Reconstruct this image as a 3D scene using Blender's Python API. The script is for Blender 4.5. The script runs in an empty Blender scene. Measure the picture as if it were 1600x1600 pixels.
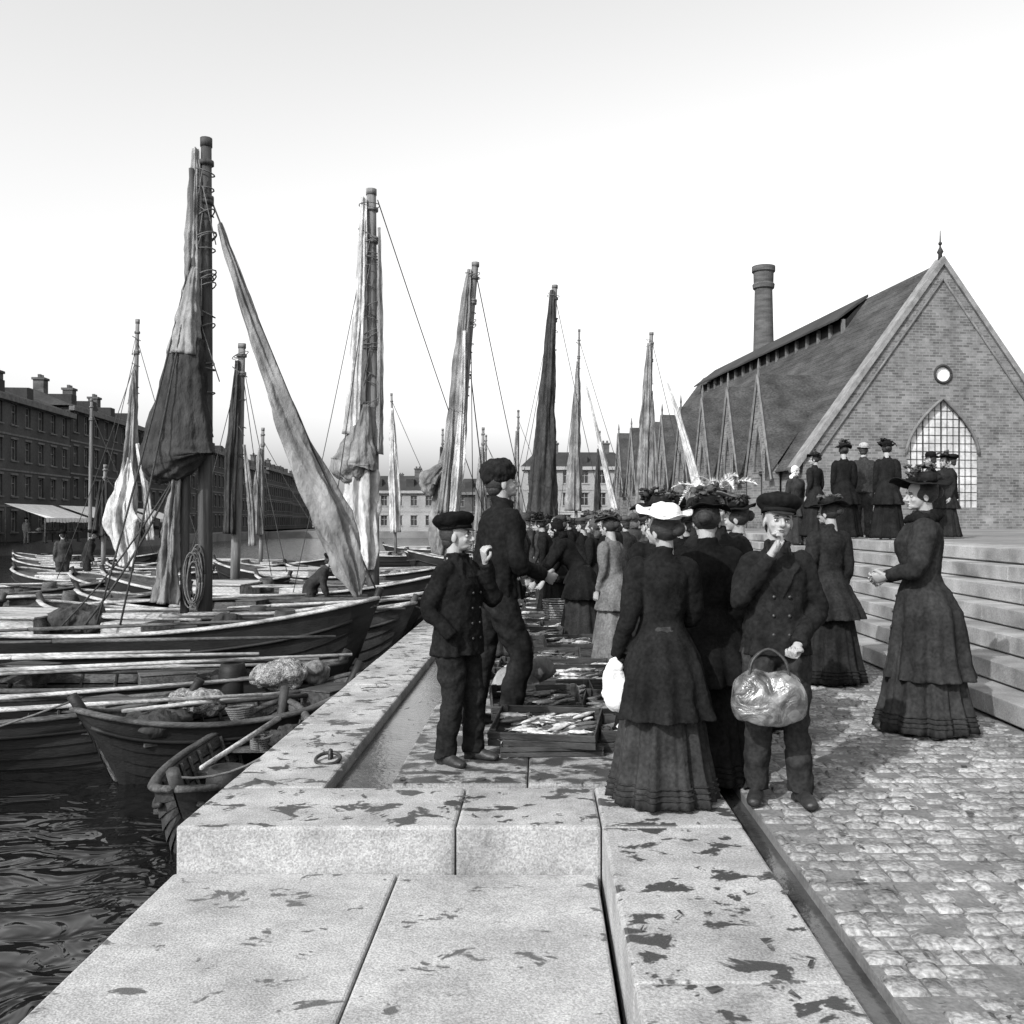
import bpy, bmesh, math, random
from mathutils import Vector, Matrix, Euler, noise
random.seed(11)
R=random.random
U=random.uniform
sc=bpy.context.scene
COL=sc.collection
pi=math.pi

# ---------------------------------------------------------------- materials
def nt(name):
    m=bpy.data.materials.new(name); m.use_nodes=True
    n=m.node_tree; b=n.nodes["Principled BSDF"]
    return m,n,b
def N(n,t,**k):
    x=n.nodes.new(t)
    for a,v in k.items(): setattr(x,a,v)
    return x
def g(v): return (v,v,v,1)
def basic(name,c,rough=.85,var=.35,scale=5,bump=.15,bscale=60,spec=.25,metal=0,stretch=None,bdist=.01,fine=.2):
    m,n,b=nt(name); L=n.links.new
    tc=N(n,'ShaderNodeTexCoord'); mp=N(n,'ShaderNodeMapping')
    L(tc.outputs['Object'],mp.inputs[0])
    if stretch: mp.inputs['Scale'].default_value=stretch
    n1=N(n,'ShaderNodeTexNoise'); n1.inputs['Scale'].default_value=scale; n1.inputs['Detail'].default_value=6
    n2=N(n,'ShaderNodeTexNoise'); n2.inputs['Scale'].default_value=bscale; n2.inputs['Detail'].default_value=4
    L(mp.outputs[0],n1.inputs['Vector']); L(mp.outputs[0],n2.inputs['Vector'])
    r=N(n,'ShaderNodeMapRange'); r.inputs[1].default_value=.3; r.inputs[2].default_value=.7
    r.inputs[3].default_value=c*(1-var); r.inputs[4].default_value=c*(1+var)
    L(n1.outputs[0],r.inputs[0])
    r2=N(n,'ShaderNodeMapRange'); r2.inputs[1].default_value=.3; r2.inputs[2].default_value=.7
    r2.inputs[3].default_value=1-fine; r2.inputs[4].default_value=1+fine
    L(n2.outputs[0],r2.inputs[0])
    mu=N(n,'ShaderNodeMath',operation='MULTIPLY'); L(r.outputs[0],mu.inputs[0]); L(r2.outputs[0],mu.inputs[1])
    L(mu.outputs[0],b.inputs['Base Color'])
    bp=N(n,'ShaderNodeBump'); bp.inputs['Strength'].default_value=bump; bp.inputs['Distance'].default_value=bdist
    L(n2.outputs[0],bp.inputs['Height']); L(bp.outputs[0],b.inputs['Normal'])
    b.inputs['Roughness'].default_value=rough; b.inputs['Specular IOR Level'].default_value=spec
    b.inputs['Metallic'].default_value=metal
    return m
_cl={}
def cloth(c):
    c=round(c*.42,4)
    if c not in _cl:
        _cl[c]=basic('wool_%d'%int(c*1000),c,.97,.35,7,.6,45,.03,bdist=.006,fine=.3)
    return _cl[c]
skin=basic('skin',.24,.6,.12,20,.15,150,.3,fine=.06,bdist=.002)
hairm=basic('hair',.02,.6,.5,30,.6,90,.3,stretch=(1,1,4))
eyeW=basic('eye_white',.3,.3,.05); eyeD=basic('eye_dark',.008,.3,.05)
lipm=basic('lip',.09,.5,.1)
leather=basic('boot_leather',.018,.5,.5,14,.3,60,.35)
white_cloth=basic('white_cloth',.58,.9,.25,12,.5,60,.1)
straw=basic('light_straw',.58,.8,.15,30,.4,120,.15)
sail_l=basic('sail_light',.36,.9,.5,3.2,.8,16,.05,stretch=(1,1,.45),bdist=.05)
sail_m=basic('sail_grey',.15,.9,.55,3.0,.8,14,.05,stretch=(1,1,.45),bdist=.05)
sail_d=basic('sail_tanned',.035,.9,.5,3.0,.8,14,.05,stretch=(1,1,.45),bdist=.05)
mastm=basic('mast_wood',.12,.7,.5,3,.4,25,.2,stretch=(4,4,.3))
mastd=basic('mast_wood_dark',.045,.7,.5,3,.4,25,.2,stretch=(4,4,.3))
rope=basic('rope',.10,.9,.3,20,.6,120,.1)
roped=basic('tarred_rope',.04,.9,.3,20,.6,120,.1)
hull_d=basic('tarred_hull',.010,.6,.6,2.5,.4,30,.25,stretch=(.4,2,2))
hull_m=basic('worn_hull',.035,.65,.6,2.5,.4,30,.25,stretch=(.4,2,2))
wood_l=basic('scrubbed_wood',.26,.75,.55,5,.4,40,.15,stretch=(.4,2,2),fine=.4)
wood_m=basic('weathered_wood',.055,.8,.6,5,.5,40,.15,stretch=(.5,2,2),fine=.4)
cratem=basic('crate_wood',.035,.7,.6,8,.5,50,.25,stretch=(.6,3,3))
netm=basic('net',.19,.95,.6,18,1,60,.05,bdist=.03,fine=.5)
fishm=basic('fish_skin',.34,.3,.6,26,.2,90,.6)
fishd=basic('fish_back',.06,.25,.5,30,.2,90,.6)
wicker=basic('wicker',.16,.7,.4,40,1,90,.2,bdist=.01)
iron=basic('iron',.04,.5,.4,20,.4,60,.5,metal=.5)
stonem=basic('step_stone',.20,.88,.5,2.0,.5,70,.12)
earthm=basic('packed_earth',.15,.95,.3,.4,.3,8,.1)
jointm=basic('joint_sand',.13,.95,.3,6,.4,60,.1)
trimm=basic('light_stone_trim',.17,.8,.3,3,.2,30,.15)
trimd=basic('grey_stone_trim',.11,.8,.3,3,.2,30,.15)
glassm=basic('window_glass',.02,.12,.4,.6,.02,3,.7)
glassl=basic('leaded_glass',.40,.5,.25,1.2,.1,6,.3)
slate=basic('slate_roof',.048,.85,.45,.9,.7,9,.15,stretch=(1,.6,2),bdist=.05,fine=.35)
roofd=basic('dark_roof',.028,.8,.3,.5,.3,5,.2)
chim=basic('chimney_brick',.07,.9,.35,1.0,.5,9,.1,stretch=(1,1,4))
awn=basic('awning_canvas',.62,.9,.15,2,.2,20,.1)

def brickm(name,c,mort,sx=1.0,var=.25):
    m,n,b=nt(name); L=n.links.new
    tc=N(n,'ShaderNodeTexCoord')
    sp=N(n,'ShaderNodeSeparateXYZ'); L(tc.outputs['Object'],sp.inputs[0])
    ad=N(n,'ShaderNodeMath',operation='ADD'); L(sp.outputs[0],ad.inputs[0]); L(sp.outputs[1],ad.inputs[1])
    cb=N(n,'ShaderNodeCombineXYZ'); L(ad.outputs[0],cb.inputs[0]); L(sp.outputs[2],cb.inputs[1])
    br=N(n,'ShaderNodeTexBrick'); br.inputs['Scale'].default_value=sx
    br.inputs['Color1'].default_value=g(c*(1-var)); br.inputs['Color2'].default_value=g(c*(1+var)); br.inputs['Mortar'].default_value=g(mort)
    br.inputs['Mortar Size'].default_value=.014; br.inputs['Brick Width'].default_value=.30; br.inputs['Row Height'].default_value=.11
    L(cb.outputs[0],br.inputs['Vector'])
    no=N(n,'ShaderNodeTexNoise'); no.inputs['Scale'].default_value=.8; no.inputs['Detail'].default_value=12; no.inputs['Roughness'].default_value=.78
    L(tc.outputs['Object'],no.inputs['Vector'])
    r=N(n,'ShaderNodeMapRange'); r.inputs[1].default_value=.3; r.inputs[2].default_value=.7; r.inputs[3].default_value=.45; r.inputs[4].default_value=1.55
    L(no.outputs[0],r.inputs[0])
    mx=N(n,'ShaderNodeVectorMath',operation='SCALE'); L(br.outputs['Color'],mx.inputs[0]); L(r.outputs[0],mx.inputs['Scale'])
    L(mx.outputs[0],b.inputs['Base Color'])
    b.inputs['Roughness'].default_value=.95; b.inputs['Specular IOR Level'].default_value=.1
    return m
brick_l=brickm('church_brick',.115,.16,var=.35)
fac_d=basic('dark_facade',.042,.9,.4,.3,.2,6,.1)
fac_d2=basic('dark_facade_b',.058,.9,.4,.3,.2,6,.1)
fac_l=basic('light_facade',.22,.9,.2,.3,.2,6,.1)

def granite(name='granite',lo=.15,hi=.38,thr=.555,soft=.03,wet=.045):
    m,n,b=nt(name); L=n.links.new
    tc=N(n,'ShaderNodeTexCoord')
    a=N(n,'ShaderNodeTexNoise'); a.inputs['Scale'].default_value=2.2; a.inputs['Detail'].default_value=9; a.inputs['Roughness'].default_value=.72
    f=N(n,'ShaderNodeTexNoise'); f.inputs['Scale'].default_value=110; f.inputs['Detail'].default_value=4
    w=N(n,'ShaderNodeTexNoise'); w.inputs['Scale'].default_value=5.4; w.inputs['Detail'].default_value=4.5; w.inputs['Distortion'].default_value=.35; w.inputs['Roughness'].default_value=.62
    mp=N(n,'ShaderNodeMapping'); mp.inputs['Scale'].default_value=(.9,1.15,1.0); mp.inputs['Location'].default_value=(3.3,1.7,0)
    L(tc.outputs['Object'],mp.inputs[0])
    for q in (a,f): L(tc.outputs['Object'],q.inputs['Vector'])
    L(mp.outputs[0],w.inputs['Vector'])
    r=N(n,'ShaderNodeMapRange'); r.inputs[1].default_value=.3; r.inputs[2].default_value=.7; r.inputs[3].default_value=lo; r.inputs[4].default_value=hi
    L(a.outputs[0],r.inputs[0])
    r2=N(n,'ShaderNodeMapRange'); r2.inputs[1].default_value=.3; r2.inputs[2].default_value=.7; r2.inputs[3].default_value=.65; r2.inputs[4].default_value=1.35
    L(f.outputs[0],r2.inputs[0])
    mu=N(n,'ShaderNodeMath',operation='MULTIPLY'); L(r.outputs[0],mu.inputs[0]); L(r2.outputs[0],mu.inputs[1])
    wr=N(n,'ShaderNodeMapRange'); wr.inputs[1].default_value=thr; wr.inputs[2].default_value=thr+soft; L(w.outputs[0],wr.inputs[0])
    ge=N(n,'ShaderNodeNewGeometry'); sp=N(n,'ShaderNodeSeparateXYZ'); L(ge.outputs['Normal'],sp.inputs[0])
    wm=N(n,'ShaderNodeMath',operation='MULTIPLY'); L(wr.outputs[0],wm.inputs[0]); L(sp.outputs[2],wm.inputs[1])
    wm.use_clamp=True
    mix=N(n,'ShaderNodeMix',data_type='FLOAT'); L(wm.outputs[0],mix.inputs[0]); L(mu.outputs[0],mix.inputs[2]); mix.inputs[3].default_value=wet
    L(mix.outputs[0],b.inputs['Base Color'])
    mr=N(n,'ShaderNodeMix',data_type='FLOAT'); L(wm.outputs[0],mr.inputs[0]); mr.inputs[2].default_value=.9; mr.inputs[3].default_value=.4
    L(mr.outputs[0],b.inputs['Roughness']); b.inputs['Specular IOR Level'].default_value=.2
    ad=N(n,'ShaderNodeMath',operation='MULTIPLY_ADD'); L(a.outputs[0],ad.inputs[0]); ad.inputs[1].default_value=2.5; L(f.outputs[0],ad.inputs[2])
    bp=N(n,'ShaderNodeBump'); bp.inputs['Strength'].default_value=.6; bp.inputs['Distance'].default_value=.007
    L(ad.outputs[0],bp.inputs['Height']); L(bp.outputs[0],b.inputs['Normal'])
    return m
gran=granite()
granw=granite('granite_wet',.12,.30,.45,.09,.04)
grand=granite('granite_dry',.18,.38,.61,.03,.08)
wetst=basic('wet_stone',.045,.12,.6,3,.2,30,.5)
damp=basic('damp_stone',.09,.5,.7,3.5,.3,60,.3)
def cobble():
    m,n,b=nt('cobble'); L=n.links.new
    tc=N(n,'ShaderNodeTexCoord')
    v=N(n,'ShaderNodeTexVoronoi'); v.inputs['Scale'].default_value=8
    a=N(n,'ShaderNodeTexNoise'); a.inputs['Scale'].default_value=1.3; a.inputs['Detail'].default_value=6
    f=N(n,'ShaderNodeTexNoise'); f.inputs['Scale'].default_value=45; f.inputs['Detail'].default_value=5
    for q in (v,a,f): L(tc.outputs['Object'],q.inputs['Vector'])
    sp=N(n,'ShaderNodeSeparateColor'); L(v.outputs['Color'],sp.inputs[0])
    r=N(n,'ShaderNodeMapRange'); r.inputs[3].default_value=.19; r.inputs[4].default_value=.30; L(sp.outputs[0],r.inputs[0])
    r2=N(n,'ShaderNodeMapRange'); r2.inputs[1].default_value=.3; r2.inputs[2].default_value=.7; r2.inputs[3].default_value=.6; r2.inputs[4].default_value=1.25; L(a.outputs[0],r2.inputs[0])
    r3=N(n,'ShaderNodeMapRange'); r3.inputs[1].default_value=.35; r3.inputs[2].default_value=.65; r3.inputs[3].default_value=.55; r3.inputs[4].default_value=1.25; L(f.outputs[0],r3.inputs[0])
    mu=N(n,'ShaderNodeMath',operation='MULTIPLY'); L(r.outputs[0],mu.inputs[0]); L(r2.outputs[0],mu.inputs[1])
    m2=N(n,'ShaderNodeMath',operation='MULTIPLY'); L(mu.outputs[0],m2.inputs[0]); L(r3.outputs[0],m2.inputs[1])
    L(m2.outputs[0],b.inputs['Base Color']); b.inputs['Roughness'].default_value=.95; b.inputs['Specular IOR Level'].default_value=.08
    bp=N(n,'ShaderNodeBump'); bp.inputs['Strength'].default_value=.8; bp.inputs['Distance'].default_value=.014
    L(f.outputs[0],bp.inputs['Height']); L(bp.outputs[0],b.inputs['Normal'])
    return m
cobm=cobble()
def waterm():
    m,n,b=nt('harbour_water'); L=n.links.new
    b.inputs['Base Color'].default_value=g(.006); b.inputs['Roughness'].default_value=.04; b.inputs['IOR'].default_value=1.33
    tc=N(n,'ShaderNodeTexCoord'); mp=N(n,'ShaderNodeMapping'); mp.inputs['Scale'].default_value=(1,1.5,1)
    L(tc.outputs['Object'],mp.inputs[0])
    a=N(n,'ShaderNodeTexNoise'); a.inputs['Scale'].default_value=1.9; a.inputs['Detail'].default_value=2.5; a.inputs['Distortion'].default_value=.8
    L(mp.outputs[0],a.inputs['Vector'])
    bp=N(n,'ShaderNodeBump'); bp.inputs['Strength'].default_value=.7; bp.inputs['Distance'].default_value=.16
    L(a.outputs[0],bp.inputs['Height']); L(bp.outputs[0],b.inputs['Normal'])
    return m
waterM=waterm()

# ---------------------------------------------------------------- mesh tools
class MB:
    def __init__(s): s.v=[]; s.f=[]
    def add(s,vs,fs):
        o=len(s.v); s.v+= [tuple(p) for p in vs]; s.f+=[tuple(i+o for i in f) for f in fs]
    def box(s,x0,x1,y0,y1,z0,z1,M=None):
        vs=[Vector((x,y,z)) for z in (z0,z1) for y in (y0,y1) for x in (x0,x1)]
        if M: vs=[M@p for p in vs]
        s.add(vs,[(0,2,3,1),(4,5,7,6),(0,1,5,4),(2,6,7,3),(0,4,6,2),(1,3,7,5)])
    def ell(s,c,r,M=None,seg=16,rings=10):
        vs=[];fs=[]
        c=Vector(c)
        for i in range(rings+1):
            t=pi*i/rings
            for j in range(seg):
                a=2*pi*j/seg
                p=Vector((r[0]*math.sin(t)*math.cos(a),r[1]*math.sin(t)*math.sin(a),r[2]*math.cos(t)))
                if M: p=M@p
                vs.append(c+p)
        for i in range(rings):
            for j in range(seg):
                k=(j+1)%seg
                fs.append((i*seg+j,(i+1)*seg+j,(i+1)*seg+k,i*seg+k))
        s.add(vs,fs)
    def rings(s,rs,cap=True):
        seg=len(rs[0]); vs=[p for r in rs for p in r]; fs=[]
        for i in range(len(rs)-1):
            for j in range(seg):
                k=(j+1)%seg
                fs.append((i*seg+j,i*seg+k,(i+1)*seg+k,(i+1)*seg+j))
        if cap:
            fs.append(tuple(reversed(range(seg)))); o=(len(rs)-1)*seg; fs.append(tuple(o+j for j in range(seg)))
        s.add(vs,fs)
    def tube(s,pts,rad,seg=12,sub=1,fold=0,amp=0,up=None,cap=True,seed=0):
        pts=[Vector(p) for p in pts]
        rad=[(r,r) if not isinstance(r,(tuple,list)) else r for r in rad]
        if sub>1 and len(pts)>1: pts,rad=crom(pts,rad,sub)
        rs=[]; n=len(pts); prev=None
        for i in range(n):
            t=(pts[min(i+1,n-1)]-pts[max(i-1,0)])
            if t.length<1e-9: t=Vector((0,0,1))
            t.normalize()
            if prev is None:
                u=Vector(up) if up else (Vector((0,1,0)) if abs(t.y)<.9 else Vector((1,0,0)))
            else: u=prev
            u=(u-t*u.dot(t)); u.normalize(); prev=u
            w=t.cross(u)
            ring=[]
            for j in range(seg):
                a=2*pi*j/seg
                k=1
                if amp:
                    k+=amp*math.sin(fold*a+seed+.25*i*math.sin(seed*3.1))+amp*.6*math.sin((fold*2+1)*a+seed*2-.12*i)+amp*1.0*noise.noise(Vector((math.cos(a)*1.8+seed,math.sin(a)*1.8,i*.30)))
                ring.append(pts[i]+w*(rad[i][0]*k*math.cos(a))+u*(rad[i][1]*k*math.sin(a)))
            rs.append(ring)
        s.rings(rs,cap)
def crom(pts,rad,sub):
    P=[];Q=[];n=len(pts)
    for i in range(n-1):
        p0=pts[max(i-1,0)];p1=pts[i];p2=pts[i+1];p3=pts[min(i+2,n-1)]
        for k in range(sub):
            t=k/sub
            P.append(.5*((2*p1)+(p2-p0)*t+(2*p0-5*p1+4*p2-p3)*t*t+(3*p1-p0-3*p2+p3)*t**3))
            e=t*t*(3-2*t)
            Q.append((rad[i][0]*(1-e)+rad[i+1][0]*e,rad[i][1]*(1-e)+rad[i+1][1]*e))
    P.append(pts[-1]);Q.append(rad[-1]); return P,Q
def empty(name,loc=(0,0,0),rz=0,sc_=1,parent=None):
    o=bpy.data.objects.new(name,None); COL.objects.link(o); o.location=loc; o.rotation_euler=(0,0,rz); o.scale=(sc_,)*3
    o.empty_display_size=.2
    if parent: o.parent=parent
    return o
cloudt=bpy.data.textures.new('folds','CLOUDS'); cloudt.noise_scale=.11; cloudt.noise_depth=2
cloudf=bpy.data.textures.new('lumps','CLOUDS'); cloudf.noise_scale=.05; cloudf.noise_depth=3
def obj(mb,name,mat,parent=None,smooth=True,voxel=None,sm=0,disp=0,tex=None,bevel=0,subd=0):
    me=mb if isinstance(mb,bpy.types.Mesh) else None
    if me is None:
        me=bpy.data.meshes.new(name); me.from_pydata(mb.v,[],mb.f); me.validate(); 
        bm=bmesh.new(); bm.from_mesh(me); bmesh.ops.remove_doubles(bm,verts=bm.verts,dist=1e-5)
        bmesh.ops.recalc_face_normals(bm,faces=bm.faces); bm.to_mesh(me); bm.free()
    o=bpy.data.objects.new(name,me); COL.objects.link(o)
    if mat and not me.materials: me.materials.append(mat)
    if parent: o.parent=parent
    if smooth:
        for p in me.polygons: p.use_smooth=True
    if voxel:
        m=o.modifiers.new('r','REMESH'); m.mode='VOXEL'; m.voxel_size=voxel; m.use_smooth_shade=True
    if sm:
        m=o.modifiers.new('s','SMOOTH'); m.iterations=sm; m.factor=.5
    if subd:
        m=o.modifiers.new('u','SUBSURF'); m.levels=subd; m.render_levels=subd
    if disp:
        m=o.modifiers.new('d','DISPLACE'); m.texture=tex or cloudt; m.strength=disp; m.mid_level=.5; m.texture_coords='LOCAL'
    if bevel:
        m=o.modifiers.new('b','BEVEL'); m.width=bevel; m.segments=2; m.limit_method='ANGLE'
    return o
def bake(o):
    dg=bpy.context.evaluated_depsgraph_get(); dg.update()
    me=bpy.data.meshes.new_from_object(o.evaluated_get(dg)); me.name=o.name+'_m'
    bpy.data.objects.remove(o)
    return me
def ropeobj(name,pts,r,mat,parent=None,sag=0):
    mb=MB(); pts=[Vector(p) for p in pts]
    if len(pts)==2 and sag:
        a,b=pts; pts=[a.lerp(b,t/8)+Vector((0,0,-sag*4*(t/8)*(1-t/8))) for t in range(9)]
    mb.tube(pts,[r]*len(pts),seg=6)
    return obj(mb,name,mat,parent)

# ---------------------------------------------------------------- head / hand masters
def make_head():
    mb=MB()
    mb.ell((0,-.008,.125),(.076,.094,.088),seg=24,rings=16)
    mb.ell((0,.028,.072),(.060,.060,.070),seg=24,rings=16)
    mb.ell((0,.040,.028),(.045,.045,.026))
    mb.ell((0,.070,.016),(.020,.018,.016))
    mb.ell((.036,.058,.068),(.020,.022,.020)); mb.ell((-.036,.058,.068),(.020,.022,.020))
    mb.ell((0,.079,.113),(.050,.014,.010))
    mb.tube([(0,.086,.108),(0,.098,.086),(0,.109,.068),(0,.100,.058)],[.008,.010,.014,.009],seg=10,sub=3)
    mb.ell((.011,.096,.062),(.008,.009,.007)); mb.ell((-.011,.096,.062),(.008,.009,.007))
    mb.ell((0,.084,.040),(.022,.012,.006)); mb.ell((0,.082,.030),(.019,.012,.007))
    for s in (1,-1): mb.ell((s*.077,-.004,.085),(.008,.018,.031),M=Matrix.Rotation(-.25,3,'X'))
    mb.tube([(0,-.035,-.10),(0,-.030,-.03),(0,-.012,.06)],[.058,.050,.052],seg=16,sub=4)
    o=obj(mb,'hm',skin,voxel=.0042,sm=3); me=bake(o)
    for v in me.vertices:
        for s in (1,-1):
            d=(v.co-Vector((s*.031,.085,.094))).length
            if d<.024: v.co.y-=.013*(1-d/.024)
        if v.co.y>.07 and abs(v.co.z-.035)<.003 and abs(v.co.x)<.022: v.co.y-=.004
    for p in me.polygons: p.use_smooth=True
    return me
HEAD=make_head()
def make_eyes():
    mb=MB()
    for s in (1,-1): mb.ell((s*.031,.073,.094),(.0135,.0125,.0095))
    a=obj(mb,'e',eyeW); m1=bake(a)
    mb=MB()
    for s in (1,-1):
        mb.ell((s*.031,.0805,.094),(.0065,.006,.0065),seg=10,rings=6)
        mb.tube([(s*.014,.083,.112),(s*.032,.089,.1175),(s*.05,.076,.112)],[.003,.004,.002],seg=6,sub=3)
        mb.tube([(s*.018,.082,.100),(s*.031,.0865,.1035),(s*.044,.079,.100)],[.0015,.002,.0015],seg=6,sub=3)
    a=obj(mb,'e',eyeD); m2=bake(a)
    mb=MB(); mb.ell((0,.0915,.0385),(.019,.006,.0035)); mb.ell((0,.0895,.031),(.016,.006,.0045))
    a=obj(mb,'e',lipm); m3=bake(a)
    return m1,m2,m3
EYES=make_eyes()
def make_hand(curl,side,spread=0):
    # right hand (side=1) hanging along -Z, palm facing -X, thumb forward (+Y)
    mb=MB()
    mb.tube([(0,0,.03),(0,0,0),(0,.002,-.03),(0,.002,-.065),(0,0,-.09)],[(.024,.026),(.020,.026),(.017,.036),(.015,.041),(.011,.038)],seg=16,sub=3,up=(0,1,0))
    L=[(.029,.068,.0088),(.010,.078,.0092),(-.010,.073,.0088),(-.029,.056,.0078)]
    for i,(y,l,r) in enumerate(L):
        c=curl*(1+.12*i); p=Vector((0,y*.95,-.08)); pts=[p+Vector((0,0,.02)),p]; a=.15*c
        for k,fr in enumerate((.45,.32,.23)):
            a+=c*(.75 if k==0 else .85)
            p=p+Vector((-math.sin(a)*l*fr,y*.06+spread*y*.3,-math.cos(a)*l*fr)); pts.append(p)
        mb.tube(pts,[r*1.05,r,r*.98,r*.9,r*.72],seg=10,sub=3)
    t=[(0,.018,-.015),(-.006,.038,-.035),(-.016-.01*curl,.050,-.060),(-.026-.012*curl,.048-.008*curl,-.083)]
    mb.tube(t,[.015,.0135,.011,.0085],seg=10,sub=4)
    if side<0: mb.v=[(-x,y,z) for x,y,z in mb.v]; mb.f=[tuple(reversed(f)) for f in mb.f]
    o=obj(mb,'hd',skin,voxel=.0032,sm=1); return bake(o)
HANDS={}
def hand(curl,side):
    k=(curl,side)
    if k not in HANDS: HANDS[k]=make_hand(curl,side)
    return HANDS[k]

# ---------------------------------------------------------------- hats & hair
def disc_brim(mb,z,rin,rout,wav=.01,th=.006,seg=48,tilt=0,ysc=1,ph=0):
    rs=[]
    for (r,dz) in ((rin,-th/2),(rout,-th/2),(rout,th/2),(rin,th/2)):
        ring=[]
        for j in range(seg):
            a=2*pi*j/seg; f=(r-rin)/(rout-rin)
            ring.append(Vector((r*math.cos(a),r*ysc*math.sin(a),z+dz+f*wav*math.sin(2*a+ph)+f*wav*.4*math.sin(5*a+ph)+f*tilt*abs(math.cos(a)))))
        rs.append(ring)
    rs.append(rs[0]); mb.rings(rs,cap=False)
def crown(mb,prof,seg=32,ysc=1.08,cy=-.01,amp=0,seed=0):
    rs=[]
    for (z,r) in prof:
        rs.append([Vector((r*math.cos(2*pi*j/seg)*(1+amp*noise.noise(Vector((math.cos(2*pi*j/seg)*2+seed,math.sin(2*pi*j/seg)*2,z*15)))),cy+r*ysc*math.sin(2*pi*j/seg),z)) for j in range(seg)])
    mb.rings(rs)
def plume(mb,base,d,l,w,droop,n=26):
    base=Vector(base); d=Vector(d).normalized(); side=d.cross(Vector((0,0,1)))
    if side.length<.1: side=Vector((1,0,0))
    side.normalize(); P=[]
    for i in range(n+1):
        t=i/n; P.append(base+d*l*t+Vector((0,0,-droop*t*t*l)))
    mb.tube(P,[.003]*(n+1),seg=4)
    for i in range(1,n+1):
        t=i/n; ww=w*math.sin(pi*min(1,t*.85+.12))
        for s in (1,-1):
            for k in range(2):
                a=P[i]+(P[i-1]-P[i])*.5*k
                e=a+side*s*ww*U(.7,1.1)+d*ww*.5+Vector((0,0,U(-.5,.25)*ww))
                q=(P[i]-P[i-1])*.45
                mb.add([a,a+q,e+q*.4,e],[(0,1,2,3)])
def hair_set(par,kind,vox=None):
    mb=MB()
    if kind=='f':
        mb.ell((0,-.026,.128),(.087,.088,.092),seg=24,rings=14); mb.ell((0,-.112,.12),(.045,.035,.042)); mb.ell((.055,.0,.11),(.03,.05,.05)); mb.ell((-.055,.0,.11),(.03,.05,.05))
        obj(mb,'hair',hairm,par,disp=.015,tex=cloudf)
    else:
        mb.ell((0,-.030,.126),(.080,.082,.092),seg=24,rings=14); mb.ell((0,-.05,.07),(.062,.055,.05))
        obj(mb,'hair',hairm,par,disp=.006,tex=cloudf)
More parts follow.
